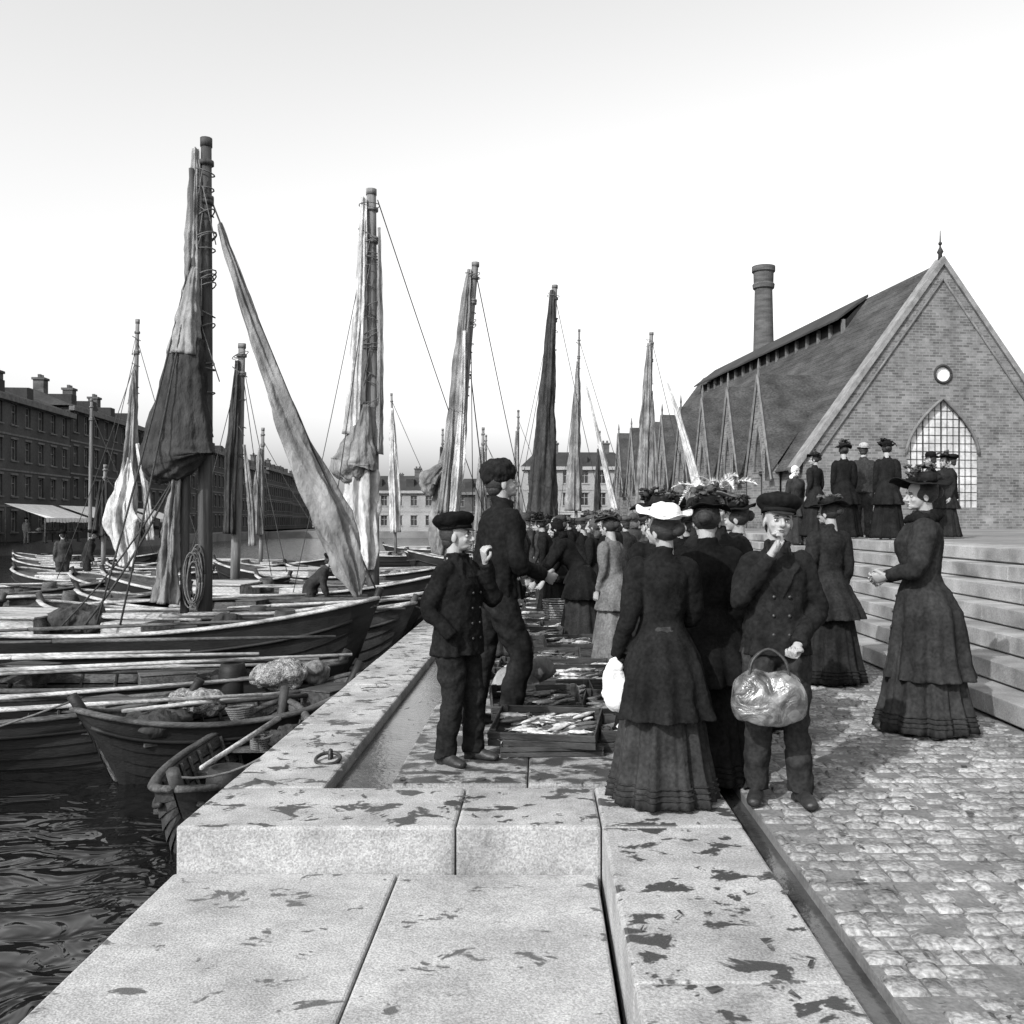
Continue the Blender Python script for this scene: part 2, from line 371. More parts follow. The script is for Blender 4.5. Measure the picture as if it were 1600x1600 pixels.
def hat(par,kind,c):
    m=cloth(c)
    if kind=='cap':   # peaked school/sailor cap
        mb=MB(); crown(mb,[(.135,.088),(.160,.092),(.170,.100),(.185,.118),(.205,.128),(.228,.126),(.248,.105),(.258,.07),(.262,.02)],ysc=1.10,cy=-.012,amp=.10,seed=par.location.x)
        obj(mb,'cap_crown',m,par,disp=.018,tex=cloudf,subd=1)
        mb=MB(); top=[];bot=[]
        for j in range(17):
            a=pi*(.16+.68*j/16); 
            r1=Vector((.088*math.cos(a),-.008+.095*math.sin(a),.155)); f=math.sin(pi*j/16)**.7
            r2=r1+Vector((.008*math.cos(a)*f,.040*f,-.030*f)); top+= [r1,r2]; bot+=[r1-Vector((0,0,.004)),r2-Vector((0,0,.004))]
        fs=[(2*i,2*i+1,2*i+3,2*i+2) for i in range(16)]
        mb.add(top,fs); mb.add(bot,[tuple(reversed(f)) for f in fs])
        obj(mb,'cap_peak',leather,par)
        mb=MB(); disc_brim(mb,.155,.093,.0965,0,.022,ysc=1.1); obj(mb,'cap_band',m,par)
    elif kind=='knit':
        mb=MB(); crown(mb,[(.10,.088),(.135,.100),(.18,.108),(.22,.098),(.25,.07),(.262,.02)],ysc=1.12,cy=-.01,amp=.12)
        obj(mb,'knit_hat',m,par,subd=2,disp=.04,tex=cloudf)
    elif kind=='bowler':
        mb=MB(); crown(mb,[(.15,.088),(.20,.088),(.235,.075),(.255,.04),(.26,.01)],ysc=1.15); obj(mb,'hat_crown',m,par)
        mb=MB(); disc_brim(mb,.155,.07,.128,.008,ysc=1.2); obj(mb,'hat_brim',m,par)
    elif kind=='scarf':
        mb=MB(); mb.ell((0,-.022,.118),(.094,.100,.108),seg=24,rings=14); mb.ell((0,-.02,.04),(.08,.075,.07)); mb.ell((0,-.07,-.02),(.11,.06,.07))
        obj(mb,'head_scarf',m if c<.5 else white_cloth,par,voxel=.008,sm=3,disp=.025,tex=cloudf)
    elif kind in('flower','plume','wide','white'):
        mm=straw if kind=='white' else m
        ro={'flower':.150,'plume':.175,'wide':.195,'white':.160}[kind]
        mb=MB(); disc_brim(mb,.185,.05,ro,.024,ysc=1.05,ph=random.random()*6,tilt=.04 if kind=='white' else 0); obj(mb,'hat_brim',mm,par)
        mb=MB(); crown(mb,[(.18,.088),(.215,.085),(.245,.078),(.258,.05),(.26,.01)],amp=.12); obj(mb,'hat_crown',mm,par,disp=.016,tex=cloudf)
        mb=MB(); disc_brim(mb,.200,.084,.092,0,.028,ysc=1.08); obj(mb,'hat_ribbon',cloth(.02) if kind!='white' else cloth(.9),par)
        if kind!='white':
            mb=MB()
            cnt={'flower':20,'plume':10,'wide':14}[kind]; cxo=U(-.03,.03); top=U(.24,.31)
            for i in range(cnt):
                a=U(0,2*pi); r=U(.02,.11); p=Vector((cxo+r*math.cos(a),r*math.sin(a),U(.21,top))); q=U(.014,.034)
                for k in range(5):
                    b=2*pi*k/5+R(); mb.ell(p+Vector((math.cos(b)*q,math.sin(b)*q,U(-.3,.6)*q)),(q*.8,q*.8,q*.35),M=Matrix.Rotation(U(-1,1),3,'X'),seg=7,rings=4)
            obj(mb,'hat_trimming',cloth(U(.03,.2)),par)
        if kind=='plume':
            mb=MB()
            for i in range(12): plume(mb,(U(-.08,.08),U(-.08,.08),.23),(U(-1,1),U(-.9,.5),U(.5,1.6)),U(.20,.32),.05,U(.5,1.1))
            obj(mb,'hat_plumes',straw,par,smooth=False)
        elif kind!='white':
            mb=MB()
            for i in range(5): plume(mb,(U(-.06,.06),U(-.06,.06),.23),(U(-1,1),U(-1,.5),U(.3,1.4)),U(.12,.2),.03,U(.5,1.0),n=14)
            obj(mb,'hat_plumes',cloth(.04),par,smooth=False)

# ---------------------------------------------------------------- figure
def sst(t): t=max(0,min(1,t)); return t*t*(3-2*t)
def figure(name,kind,x,y,z0,head_deg,H,lean=0,hatk='cap',hc=.02,c=.02,c2=None,yaw=0,pitch=0,roll=0,
           armR=None,armL=None,curlR=.5,curlL=.5,rollR=0,rollL=0,legR=None,legL=None,vox=.012,hem=None,hands=True,fat=1,face=True,hair=True,flare=1.0,slv=1.0,shw=1.0,collar=None):
    s=H/1.70; c2=c if c2 is None else c2
    E=empty(name,(x,y,z0),math.radians(head_deg),s)
    lean=math.radians(lean)
    def bend(p):
        p=Vector(p); a=lean*sst((p.z-.82)/.35); z=p.z-.92
        return Vector((p.x,p.y*math.cos(a)+z*math.sin(a),.92+z*math.cos(a)-p.y*math.sin(a)))
    fem=kind=='w'
    seg=96 if vox<.015 else 40
    if fem:
        hm=hem or .60
        prof=[(hm,.270,.255,-.03,.075),(hm+.10,.245,.228,-.03,.065),(.80,.210,.187,-.025,.045),(.92,.170,.148,-.015,.02),(1.00,.130,.112,-.005,0),(1.05,.120,.104,0,0),(1.12,.133,.115,.01,0),(1.20,.152,.13,.02,0),(1.27,.165,.135,.02,0),(1.33,.162,.12,.01,0),(1.38,.135,.095,0,0),(1.41,.09,.075,-.005,0),(1.435,.06,.062,-.008,0),(1.475,.057,.06,-.008,0)]
        prof=[(z,rx*(1+(flare-1)*sst((1.0-z)/.3)),ry*(1+(flare-1)*sst((1.0-z)/.3)),cy,am) for z,rx,ry,cy,am in prof]
    else:
        hm=hem or .80
        prof=[(hm,.195,.155,0,.05),(hm+.06,.192,.15,0,.035),(.95,.185,.142,0,.015),(1.05,.178,.135,.005,.01),(1.15,.180,.138,.01,0),(1.25,.186,.142,.01,0),(1.31,.184,.132,.005,0),(1.355,.160,.11,0,0),(1.395,.105,.08,-.005,0),(1.43,.070,.068,-.008,0),(1.465,.066,.066,-.008,0)]
    mb=MB(); rs=[]; ph=x*7+y
    dz=[]
    for i in range(len(prof)-1):
        for k in range(3):
            t=k/3; dz.append(tuple(prof[i][q]*(1-t)+prof[i+1][q]*t for q in range(5)))
    dz.append(prof[-1])
    for (z,rx,ry,cy,am) in dz:
        ring=[]
        for j in range(seg):
            a=2*pi*j/seg
            k=1+am*math.cos(13*a+ph+.8*math.sin(2*a))+am*.6*math.sin(7*a+ph*2)
            if fem and z<1.0: k*=1+.12*max(0,-math.sin(a))*sst((1-z)/.25)
            if not fem and vox<.015: k*=1+.018*math.sin(z*38+3*math.sin(2*a+ph))*(1 if z<1.25 else .3)
            ring.append(bend((rx*fat*shw**(1 if z>1.1 else 0)*k*math.cos(a),cy+ry*fat*k*math.sin(a),z)))
        rs.append(ring)
    mb.rings(rs)
    sw=(.142 if fem else .158)*shw
    arms={}
    for side,arm,cur,rl in ((1,armR,curlR,rollR),(-1,armL,curlL,rollL)):
        sh=bend((side*sw,0,1.335))
        if arm: el,wr=Vector(arm[0]),Vector(arm[1])
        else:
            el=sh+Vector((side*.05,-.03+math.sin(lean)*.04,-.27)); wr=el+Vector((side*-.015,.085,-.235))
        top=bend((side*(sw-.06),0,1.355))
        if fem: rr=[.05,.078,.070,.052,.045,.036]
        else: rr=[.055,.068,.064,.056,.050,.042]
        mid=sh.lerp(el,.4)
        tb=MB(); tb.tube([top,sh,mid,el,el.lerp(wr,.5),wr],[r*fat*slv for r in rr],seg=24,sub=6)
        if vox<.015:
            tb.v=[tuple(Vector(p)+(Vector(p)-el)*(.05*math.sin((Vector(p)-el).length*95))*max(0,1-(Vector(p)-el).length/.2)) for p in tb.v]
        mb.add(tb.v,tb.f)
        arms[side]=(el,wr,cur,rl)
    if vox<.015 and not fem:
        mb.tube([bend((.062,.05,1.44)),bend((0,-.075,1.465)),bend((-.062,.05,1.44))],[(.012,.028)]*3,seg=8,sub=5,up=(0,0,1))
        for q in (1,-1):
            mb.add([bend(p) for p in [(q*.055,.075,1.45),(q*.115,.132,1.33),(q*.07,.156,1.26),(q*.012,.165,1.15),(q*.055,.06,1.44),(q*.115,.11,1.325),(q*.07,.125,1.255),(q*.012,.135,1.145)]],[(0,1,2,3),(7,6,5,4),(0,4,5,1),(1,5,6,2),(2,6,7,3),(3,7,4,0)])
    elif vox<.015:
        mb.tube([bend((.05,.045,1.44)),bend((0,-.062,1.455)),bend((-.05,.045,1.44))],[(.014,.03)]*3,seg=8,sub=5,up=(0,0,1))
    obj(mb,'coat',cloth(c),E,voxel=vox,sm=1,disp=.034 if not fem else .022)
    if vox<.015:
        mb=MB()
        for i in range(5):
            zz=hm+.12+i*.105
            if zz>1.25: break
            for xx in ((.035,-.05) if not fem else (0,)):
                for a_,b_ in zip(prof,prof[1:]):
                    if a_[0]<=zz<=b_[0]:
                        t=(zz-a_[0])/(b_[0]-a_[0]); ry=(a_[2]*(1-t)+b_[2]*t)*fat+(a_[3]*(1-t)+b_[3]*t); break
                mb.ell(bend((xx,ry+.004,zz)),(.010,.007,.010),seg=10,rings=6)
        obj(mb,'buttons',iron,E)
    if collar:
        mb=MB()
        for i in range(14):
            a=2*pi*i/14; mb.ell(bend((.080*math.cos(a),-.01+.078*math.sin(a),1.425+.008*math.sin(3*a)-.012*math.sin(a))),(.045,.045,.038),seg=12,rings=8)
        obj(mb,'fur_collar',cloth(collar),E,disp=.05,tex=cloudf)
    if fem:
        mb=MB(); rs=[]; sg=160 if vox<.015 else 60
        def skr(t,a):
            rx=.125+.170*t**.75; ry=.11+.175*t**.75; am=.085*t**.6
            if t>.8: rx+=.012*(t-.8)/.2; ry+=.016*(t-.8)/.2
            rx=min(rx,.125+.12*t*2.2)
            k=1+am*math.cos(11*a+ph+1.3*math.sin(3*a+ph))**3+am*.5*math.sin(19*a+ph*2)
            k*=1+.10*max(0,-math.sin(a))*t
            return rx*k,ry*k
        for i in range(19):
            t=i/18; z=1.02-t*.995
            ring=[]
            for j in range(sg):
                a=2*pi*j/sg; rx,ry=skr(t,a)
                hmz=z if t<1 else z+.006*math.sin(5*a+ph)
                ring.append(Vector((rx*math.cos(a),-.01+ry*math.sin(a),hmz)))
            rs.append(ring)
        mb.rings(rs); obj(mb,'skirt',cloth(c2),E,disp=.012)
        if vox<.015:
            mb=MB()
            for zz in (.075,.105,.135):
                t=(1.02-zz)/.995; pts=[]
                for j in range(161):
                    a=2*pi*j/160; rx,ry=skr(t,a); pts.append(((rx+.003)*math.cos(a),-.01+(ry+.003)*math.sin(a),zz))
                mb.tube(pts,[.006]*161,seg=6)
            obj(mb,'hem_tucks',cloth(c2*.8),E)
        mb=MB()
        for q in (1,-1): mb.ell((q*.08,.24,.03),(.035,.07,.03))
        obj(mb,'shoes',leather,E)
    else:
        mb=MB(); mb.ell((0,0,.88),(.16,.13,.13))
        sb=MB()
        for q,lg in ((1,legR),(-1,legL)):
            hip=Vector((q*.085,0,.86))
            kn,an=(Vector(lg[0]),Vector(lg[1])) if lg else (Vector((q*.095,.03,.47)),Vector((q*.10,-.01,.085)))
            tb=MB(); tb.tube([hip,hip.lerp(kn,.5),kn,kn.lerp(an,.5),an,an+Vector((0,.0,-.03))],[(.105,.105),(.095,.098),(.076,.080),(.073,.078),(.070,.078),(.068,.078)],seg=24,sub=7,up=(0,1,0))
            if vox<.015:
                tb.v=[(px+(px-kn.x)*.05*math.sin(pz*55+py*30),py+(py-kn.y)*.06*math.sin(pz*55+px*40),pz) for px,py,pz in tb.v]
            mb.add(tb.v,tb.f)
            a=an
            M=Matrix.Rotation(-q*.2,3,'Z')
            def T(p): return a+M@Vector(p)-Vector((0,0,.085))
            sb.tube([T((0,-.065,.045)),T((0,-.03,.05)),T((0,.05,.042)),T((0,.12,.032)),T((0,.175,.026)),T((0,.195,.024))],[(.028,.035),(.037,.05),(.038,.045),(.045,.034),(.038,.026),(.015,.015)],seg=14,sub=3,up=(0,0,1))
            sb.tube([T((0,0,.05)),T((0,.0,.12))],[.042,.043],seg=14)
            sb.box(-.036,.036,-.06,-.005,0,.028,M=Matrix.Translation(a-Vector((0,0,.085)))@M.to_4x4())
        obj(mb,'trousers',cloth(c2),E,voxel=vox,sm=1,disp=.035)
        obj(sb,'boots',leather,E,voxel=max(.006,vox*.6),sm=1)
    hp=bend((0,.005,1.478)); hj=empty('head_joint',hp,0,1.0,E)
    hs=1.0 if H>1.55 else 1.08
    hj.scale=(hs,)*3
    hj.rotation_euler=Euler((math.radians(-pitch)-lean*.35,math.radians(roll),math.radians(yaw)),'XYZ')
    obj(HEAD,'head',skin,hj)
    if face:
        obj(EYES[0],'eyes',eyeW,hj); obj(EYES[1],'irises_brows',eyeD,hj); obj(EYES[2],'lips',lipm,hj)
    if hair: hair_set(hj,'f' if fem else 'm')
    hat(hj,hatk,hc)
    if hands:
        for side in (1,-1):
            el,wr,cur,rl=arms[side]
            if cur is None: continue
            d=(wr-el).normalized(); me=hand(cur,side)
            h=obj(me,'right_hand' if side>0 else 'left_hand',skin,E)
            q=Vector((0,0,-1)).rotation_difference(d)
            m=q.to_matrix().to_4x4()@Matrix.Rotation(math.radians(rl),4,'Z')
            h.matrix_local=Matrix.Translation(wr+d*.015)@m
    return E

# ---------------------------------------------------------------- setting: water, quay, ground
mb=MB(); mb.add([(-1500,-300,-1),(1500,-300,-1),(1500,1800,-1),(-1500,1800,-1)],[(0,1,2,3)]); obj(mb,'water',waterM,smooth=False)

quay=empty('stone_quay')
mb=MB(); mb.box(-1.74,3.5,4.78,33,-2.2,-.10); mb.box(.36,3.5,-6,4.78,-2.2,-.10); obj(mb,'core',damp,quay,smooth=False)
mb=MB()
G=.003
def blk(x0,x1,y0,y1,z1=0,z0=-.35): mb.box(x0+G,x1-G,y0+G,y1-G,z0,z1+U(-.004,.004))
for a,b in ((-1.8,-.42),(-.42,.3),(.3,1.0)): blk(a,b,4.72,5.42)
y=5.42
while y<32.5:
    l=min(U(1.4,2.0),33-y); blk(-1.8,-1.22,y,y+l,z0=-.5); y+=l
y=4.72
while y>-5:
    blk(.3,1.0,y-1.6,y); y-=1.6
obj(mb,'granite_coping',gran,quay,smooth=False,bevel=.016)
mb=MB(); y=5.5
while y<32.5:
    l=min(U(1.2,1.7),33-y); sx=U(-.1,.25)
    blk(-.86,sx,y,y+l); blk(sx,1.0,y,y+l); y+=l
obj(mb,'wet_deck_slabs',granw,quay,smooth=False,bevel=.014)
mb=MB(); mb.box(-1.215,-.865,5.45,33,-.2,-.075); mb.box(-1.215,1.0,5.42,5.495,-.2,-.055); mb.box(1.0,1.12,-5,33,-.2,-.06); obj(mb,'gutter_bed',wetst,quay,smooth=False)
mb=MB()
for zz in range(4):
    y=4.76+U(0,.4)
    mb.box(-1.78,-1.2,4.77,y,-.52-.4*(zz+1)+.02,-.52-.4*zz)
    while y<33:
        l=U(.9,1.5); mb.box(-1.79+U(0,.02),-1.2,y+.01,min(33,y+l)-.01,-.52-.4*(zz+1)+.02,-.52-.4*zz); y+=l
obj(mb,'wall_courses',damp,quay,smooth=False,bevel=.012)
mb=MB()
for i,(y0,y1) in enumerate(((2.9,4.70),(1.0,2.9),(-1.2,1.0),(-4,-1.2))):
    for a,b in ((-1.8,-.7),(-.7,.28)): mb.box(a+.003,b-.003,y0+.003,y1-.003,-1.6,-.22+U(-.004,.004))
obj(mb,'lower_landing',grand,quay,smooth=False,bevel=.014)
mb=MB()
mb.tube([(-1.33+.075*math.cos(a),6.0+.075*math.sin(a),.018+.02*math.sin(a)) for a in [2*pi*k/24 for k in range(25)]],[.012]*25,seg=8)
mb.tube([(-1.33,6.09,-.02),(-1.33,6.09,.04),(-1.33,6.06,.05),(-1.33,6.05,-.02)],[.013]*4,seg=8,sub=3)
obj(mb,'mooring_ring',iron)

# cobbles
mb=MB(); y=-3
while y<33:
    h=U(.09,.13); x=1.12-U(0,.1)
    while x<3.45:
        w=U(.08,.16); x0=max(x,1.12)+.003; x1=min(x+w,3.45)-.003
        if x1-x0>.03:
            z=U(-.016,.004); i=.016; e=.009
            j=[U(-.012,.012) for _ in range(8)]; k4=[U(-.005,.004) for _ in range(4)]
            vs=[(x0,y,-.06),(x1,y,-.06),(x1,y+h-.006,-.06),(x0,y+h-.006,-.06),
                (x0,y,z-e),(x1,y,z-e),(x1,y+h-.006,z-e),(x0,y+h-.006,z-e),
                (x0+i+j[0],y+i+j[1],z+k4[0]),(x1-i+j[2],y+i+j[3],z+k4[1]),(x1-i+j[4],y+h-i+j[5],z+k4[2]),(x0+i+j[6],y+h-i+j[7],z+k4[3])]
            mb.add(vs,[(0,1,5,4),(1,2,6,5),(2,3,7,6),(3,0,4,7),(4,5,9,8),(5,6,10,9),(6,7,11,10),(7,4,8,11),(8,9,10,11)])
        x+=w
    y+=h
obj(mb,'cobblestones',cobm,quay)
mb=MB(); mb.box(1.12,3.5,-6,33,-.2,-.014); obj(mb,'joint_sand',jointm,quay,smooth=False)
mb=MB()
for i in range(420):
    x=U(-1.7,3.3); y=2.0+9*R()**1.4
    if x<.3 and y<4.8: continue
    a=U(0,pi); l=U(.006,.03); w=U(.002,.009)
    if R()<.2: w=U(.008,.02)
    dx=Vector((math.cos(a)*l,math.sin(a)*l,0)); dy=Vector((-math.sin(a)*w,math.cos(a)*w,0)); c=Vector((x,y,.009))
    mb.add([c-dx-dy,c+dx-dy+Vector((0,0,U(0,.01))),c+dx+dy,c-dx+dy+Vector((0,0,U(0,.006)))],[(0,1,2,3)])
obj(mb,'litter',wood_m,smooth=False)

# stairs up to market platform
st=empty('stone_stairs')
mb=MB()
for i in range(7):
    z=.171*(i+1); x=3.45+.3*i; y=2.0
    while y<33:
        l=U(1.6,2.3); y1=min(33,y+l)
        mb.box(x,x+.34 if i<6 else x+.8,y+.004,y1-.004,z-.155,z+U(-.003,.003)); y+=l
    mb.box(x+.03,x+.34,2,33,z-.171,z-.155)
obj(mb,'steps',stonem,st,smooth=False,bevel=.012)
mb=MB()
mb.add([(x_,y_,z_) for z_ in (-2,1.19) for x_,y_ in ((5.5,-20),(5.5,33.2),(8.4,33.2),(.2,94),(.2,100),(400,400),(400,-20))],[tuple(range(13,6,-1))]+[(i,(i+1)%7,7+(i+1)%7,7+i) for i in range(7)])
obj(mb,'market_ground',earthm,smooth=False)
mb=MB()
for P in ([(-1500,-300),(-30,-300),(-41.5,150),(-60,300),(-60,1800),(-1500,1800)],[(-60,146),(80,146),(1500,400),(1500,1800),(-60,1800)]):
    n=len(P); mb.add([(a,b,-2) for a,b in P]+[(a,b,0) for a,b in P],[tuple(range(n,2*n))]+[(i,(i+1)%n,n+(i+1)%n,n+i) for i in range(n)])
obj(mb,'ground',earthm,smooth=False)

# ---------------------------------------------------------------- buildings
def building(name,x,y,rz,L,Dp,H,rows,cols,wall,roofH,zb=0,gf=None,chim_n=2,ww=1.0,wh=1.6,roofm=None):
    """front wall along local +X from 0..L at local y=0, facing -Y"""
    E=empty(name,(x,y,zb),rz)
    mb=MB(); gl=MB(); fr=MB(); tr=MB()
    sh=H/rows
    for r in range(rows):
        z0=r*sh; wz0=z0+sh*.28; wz1=wz0+min(wh,sh*.58); px=0
        mb.add([(0,0,z0),(L,0,z0),(L,0,wz0),(0,0,wz0)],[(0,1,2,3)]); mb.add([(0,0,wz1),(L,0,wz1),(L,0,z0+sh),(0,0,z0+sh)],[(0,1,2,3)])
        for c_ in range(cols):
            cx=L*(c_+.5)/cols; a=cx-ww/2; b=cx+ww/2
            mb.add([(px,0,wz0),(a,0,wz0),(a,0,wz1),(px,0,wz1)],[(0,1,2,3)]); px=b
            d=.22
            mb.add([(a,0,wz0),(b,0,wz0),(b,0,wz1),(a,0,wz1),(a,d,wz0),(b,d,wz0),(b,d,wz1),(a,d,wz1)],[(0,4,5,1),(1,5,6,2),(2,6,7,3),(3,7,4,0)])
            gl.add([(a,d-.01,wz0),(b,d-.01,wz0),(b,d-.01,wz1),(a,d-.01,wz1)],[(0,1,2,3)])
            for q in (a+.04,cx,b-.04): fr.box(q-.04,q+.04,d-.08,d-.02,wz0+.001,wz1-.001)
            for q in (wz0+.04,wz0+(wz1-wz0)*.62,wz1-.04): fr.box(a+.081,b-.081,d-.07,d-.03,q-.03,q+.03)
            tr.box(a-.12,b+.12,-.10,.0-.002,wz0-.12,wz0-.01); tr.box(a-.10,b+.10,-.07,-.002,wz1+.01,wz1+.16)
        mb.add([(px,0,wz0),(L,0,wz0),(L,0,wz1),(px,0,wz1)],[(0,1,2,3)])
        if r>0: tr.box(-.05,L+.05,-.06,-.003,z0-.08,z0+.06)
    mb.add([(0,0,0),(0,Dp,0),(0,Dp,H),(0,0,H)],[(0,1,2,3)]); mb.add([(L,0,0),(L,Dp,0),(L,Dp,H),(L,0,H)],[(0,1,2,3)]); mb.add([(0,Dp,0),(L,Dp,0),(L,Dp,H),(0,Dp,H)],[(0,1,2,3)])
    obj(mb,'walls',wall,E,smooth=False); obj(gl,'window_glass',glassm,E,smooth=False); obj(fr,'window_frames',trimm,E,smooth=False)
    tr.box(-.3,L+.3,-.45,0-.004,H-.3,H+.12); obj(tr,'cornice_and_sills',trimd if wall!=fac_l else fac_l,E,smooth=False)
    mb=MB(); o=.35; z1=H+roofH; q=Dp*.33
    mb.add([(-o,-o,H+.125),(L+o,-o,H+.125),(L+o,Dp+o,H+.125),(-o,Dp+o,H+.125),(1.5,q,z1),(L-1.5,q,z1),(L-1.5,Dp-q,z1),(1.5,Dp-q,z1)],[(0,1,5,4),(1,2,6,5),(2,3,7,6),(3,0,4,7),(4,5,6,7),(3,2,1,0)])
    for k in range(int(L/5)):
        xx=2.5+k*5; mb.box(xx-.6,xx+.6,.6,q+.8,H+.3,H+roofH*.75)
    obj(mb,'roof',roofm or roofd,E,smooth=False)
    mb=MB()
    for k in range(chim_n):
        xx=L*(k+.6)/chim_n; mb.box(xx-.5,xx+.5,q-.4,q+.5,H+.5,z1+1.0); mb.box(xx-.6,xx+.6,q-.5,q+.6,z1+1.0,z1+1.2)
        for p in (-.25,.25): mb.box(xx+p-.12,xx+p+.12,q-.1,q+.15,z1+1.2,z1+1.5)
    obj(mb,'chimneys',chim,E,smooth=False)
    return E
d=Vector((-.103,1,0)).normalized(); ang=math.atan2(d.y,d.x)
specs=[(24,10.6,4),(20,11.3,4),(22,10.2,4),(26,11.3,4),(24,10.4,4),(30,11.2,4),(32,10.6,4)]
t=-22
for i,(L_,H_,rw) in enumerate(specs):
    p=Vector((-40,80,0))+d*t
    building('apartment_building',p.x,p.y,ang,L_,12,H_,rw,int(L_/2.3),fac_d if i%2 else fac_d2,1.8,chim_n=2 if i!=1 else 3)
    t+=L_+.05
building('harbour_office_building',-28,150,0,14,10,6.2,2,6,fac_l,2.6,chim_n=1)
building('warehouse_building',-13.8,151,0,10,10,6.0,2,4,fac_d2,2.4,chim_n=1)
building('customs_house',-2.2,121,0,13.2,11,8.3,3,6,fac_l,2.2,chim_n=2)
building('town_house',-46,232,0,22,12,9,3,9,fac_d2,3,chim_n=3)
mb=MB(); mb.box(-4,14,118,134,-2,-.003); obj(mb,'headland_ground',earthm,smooth=False)
for k,(x,y,l) in enumerate(((-35.2,63,7.5),(-35.9,71.5,7),(-36.6,79.5,6),(-37.2,87,6))):
    E=empty('market_stall',(x,y,0),math.atan2(1,-.09)); 
    mb=MB(); n=14
    for i in range(n):
        a=l*i/n;b=l*(i+1)/n
        mb.add([(a,-2.6,1.75-.0),(b,-2.6,1.75),(b,0,2.7),(a,0,2.7),(a,-2.62,1.75),(b,-2.62,1.75),(b-.04,-2.63,1.45+.05*math.sin(i)),(a+.04,-2.63,1.45)],[(0,1,2,3),(4,5,6,7)])
    obj(mb,'awning',awn,E,smooth=False)
    mb=MB()
    for xx in (0.05,l/2,l-.05):
        for yv in (-2.55,-.05): mb.tube([(xx,yv,0),(xx,yv,1.72 if yv<-1 else 2.66)],[.05]*2,seg=8)
    mb.box(.2,l-.2,-2.2,-1.2,.75,.82)
    for i in range(9): mb.ell((U(.4,l-.4),U(-2.1,-1.3),.95),(U(.15,.3),.2,.15))
    obj(mb,'posts_and_counter',wood_m,E)

# ---- fish church (market hall)
O=Vector((16.75,40,1.19)); rz=math.radians(7.8)
ch=empty('fish_market_hall',O,rz)
hw=6.1; ze=2.8; zr=11.0; Lc=33
def boolcut(o,cutters):
    for cmb in cutters:
        cm=bpy.data.meshes.new('c'); cm.from_pydata(cmb.v,[],cmb.f); co=bpy.data.objects.new('c',cm); COL.objects.link(co); co.parent=o.parent
        bm=bmesh.new(); bm.from_mesh(cm); bmesh.ops.recalc_face_normals(bm,faces=bm.faces); bm.to_mesh(cm); bm.free()
        m=o.modifiers.new('b','BOOLEAN'); m.operation='DIFFERENCE'; m.solver='EXACT'; m.object=co
        dg=bpy.context.evaluated_depsgraph_get(); dg.update()
        me=bpy.data.meshes.new_from_object(o.evaluated_get(dg)); o.modifiers.clear(); o.data=me
        bpy.data.objects.remove(co)
def archpts(hwid,z0,zs,zt,n=10):
    P=[(-hwid,z0),(hwid,z0),(hwid,zs)]
    for i in range(1,n+1):
        t=i/n; P.append((hwid*(1-t**1.55),zs+(zt-zs)*t**.85))
    for i in range(n-1,-1,-1):
        t=i/n; P.append((-hwid*(1-t**1.55),zs+(zt-zs)*t**.85))
    return P
def prism(P,y0,y1):
    m=MB(); n=len(P); m.add([(a,y0,b) for a,b in P]+[(a,y1,b) for a,b in P],[tuple(range(n)),tuple(reversed(range(n,2*n)))]+[(i,n+i,n+(i+1)%n,(i+1)%n) for i in range(n)]); return m
gm=prism([(-hw,0),(hw,0),(hw,ze),(0,zr),(-hw,ze)],0,.5)
gw=obj(gm,'gable_wall',brick_l,ch,smooth=False)
A=archpts(1.62,.9,3.1,5.45); circ=[(.36*math.cos(2*pi*k/24),6.45+.36*math.sin(2*pi*k/24)) for k in range(24)]
boolcut(gw,[prism(A,-.3,.8),prism(circ,-.3,.8)])
def trimloop(P,r,y,name,mat,closed=True):
    m=MB(); Q=[(a,y,b) for a,b in P]; 
    if closed: Q.append(Q[0])
    m.tube(Q,[r]*len(Q),seg=6); return obj(m,name,mat,ch)
trimloop(A[2:],.07,-.02,'arch_moulding',trimd,False); trimloop(circ,.06,-.02,'round_window_surround',roofd)
m=prism(A,.16,.18); obj(m,'arch_glass',glassl,ch,smooth=False); m=prism(circ,.05,.07); obj(m,'round_glass',awn,ch,smooth=False)
m=MB()
def archz(x):
    t=(1-min(1,abs(x)/1.62))**(1/1.55); return 3.1+2.35*t**.85
for xx in (-1.35,-1.08,-.81,-.54,-.27,0,.27,.54,.81,1.08,1.35):
    w=.025 if abs(xx) in (0,.81) else .010; m.box(xx-w,xx+w,.13,.155,.9,archz(xx)-.02)
zz=1.2
while zz<5.2:
    if zz<3.1: hwz=1.6
    else: t=((zz-3.1)/2.35)**(1/.85); hwz=1.62*(1-t**1.55)-.02
    m.box(-hwz,hwz,.133,.15,zz-.009,zz+.009); zz+=.34
obj(m,'arch_glazing_bars',roofd,ch,smooth=False)
for q in (1,-1):
    m=MB(); P0=Vector((q*(hw+.35),0,ze-.47)); P1=Vector((0,0,zr+.02))
    m.add([P0+Vector((0,-.12,0)),P1+Vector((0,-.12,0)),P1+Vector((0,-.12,.34)),P0+Vector((q*.1,-.12,.22)),P0+Vector((0,.6,0)),P1+Vector((0,.6,0)),P1+Vector((0,.6,.34)),P0+Vector((q*.1,.6,.22))],[(0,1,2,3),(7,6,5,4),(3,2,6,7),(0,4,5,1),(0,3,7,4)])
    obj(m,'gable_coping',trimm,ch,smooth=False)
    m=MB(); m.tube([P0+Vector((-q*.45,-.04,-.05)),P1+Vector((0,-.04,-.6))],[.05]*2,seg=6); obj(m,'gable_moulding',trimd,ch)
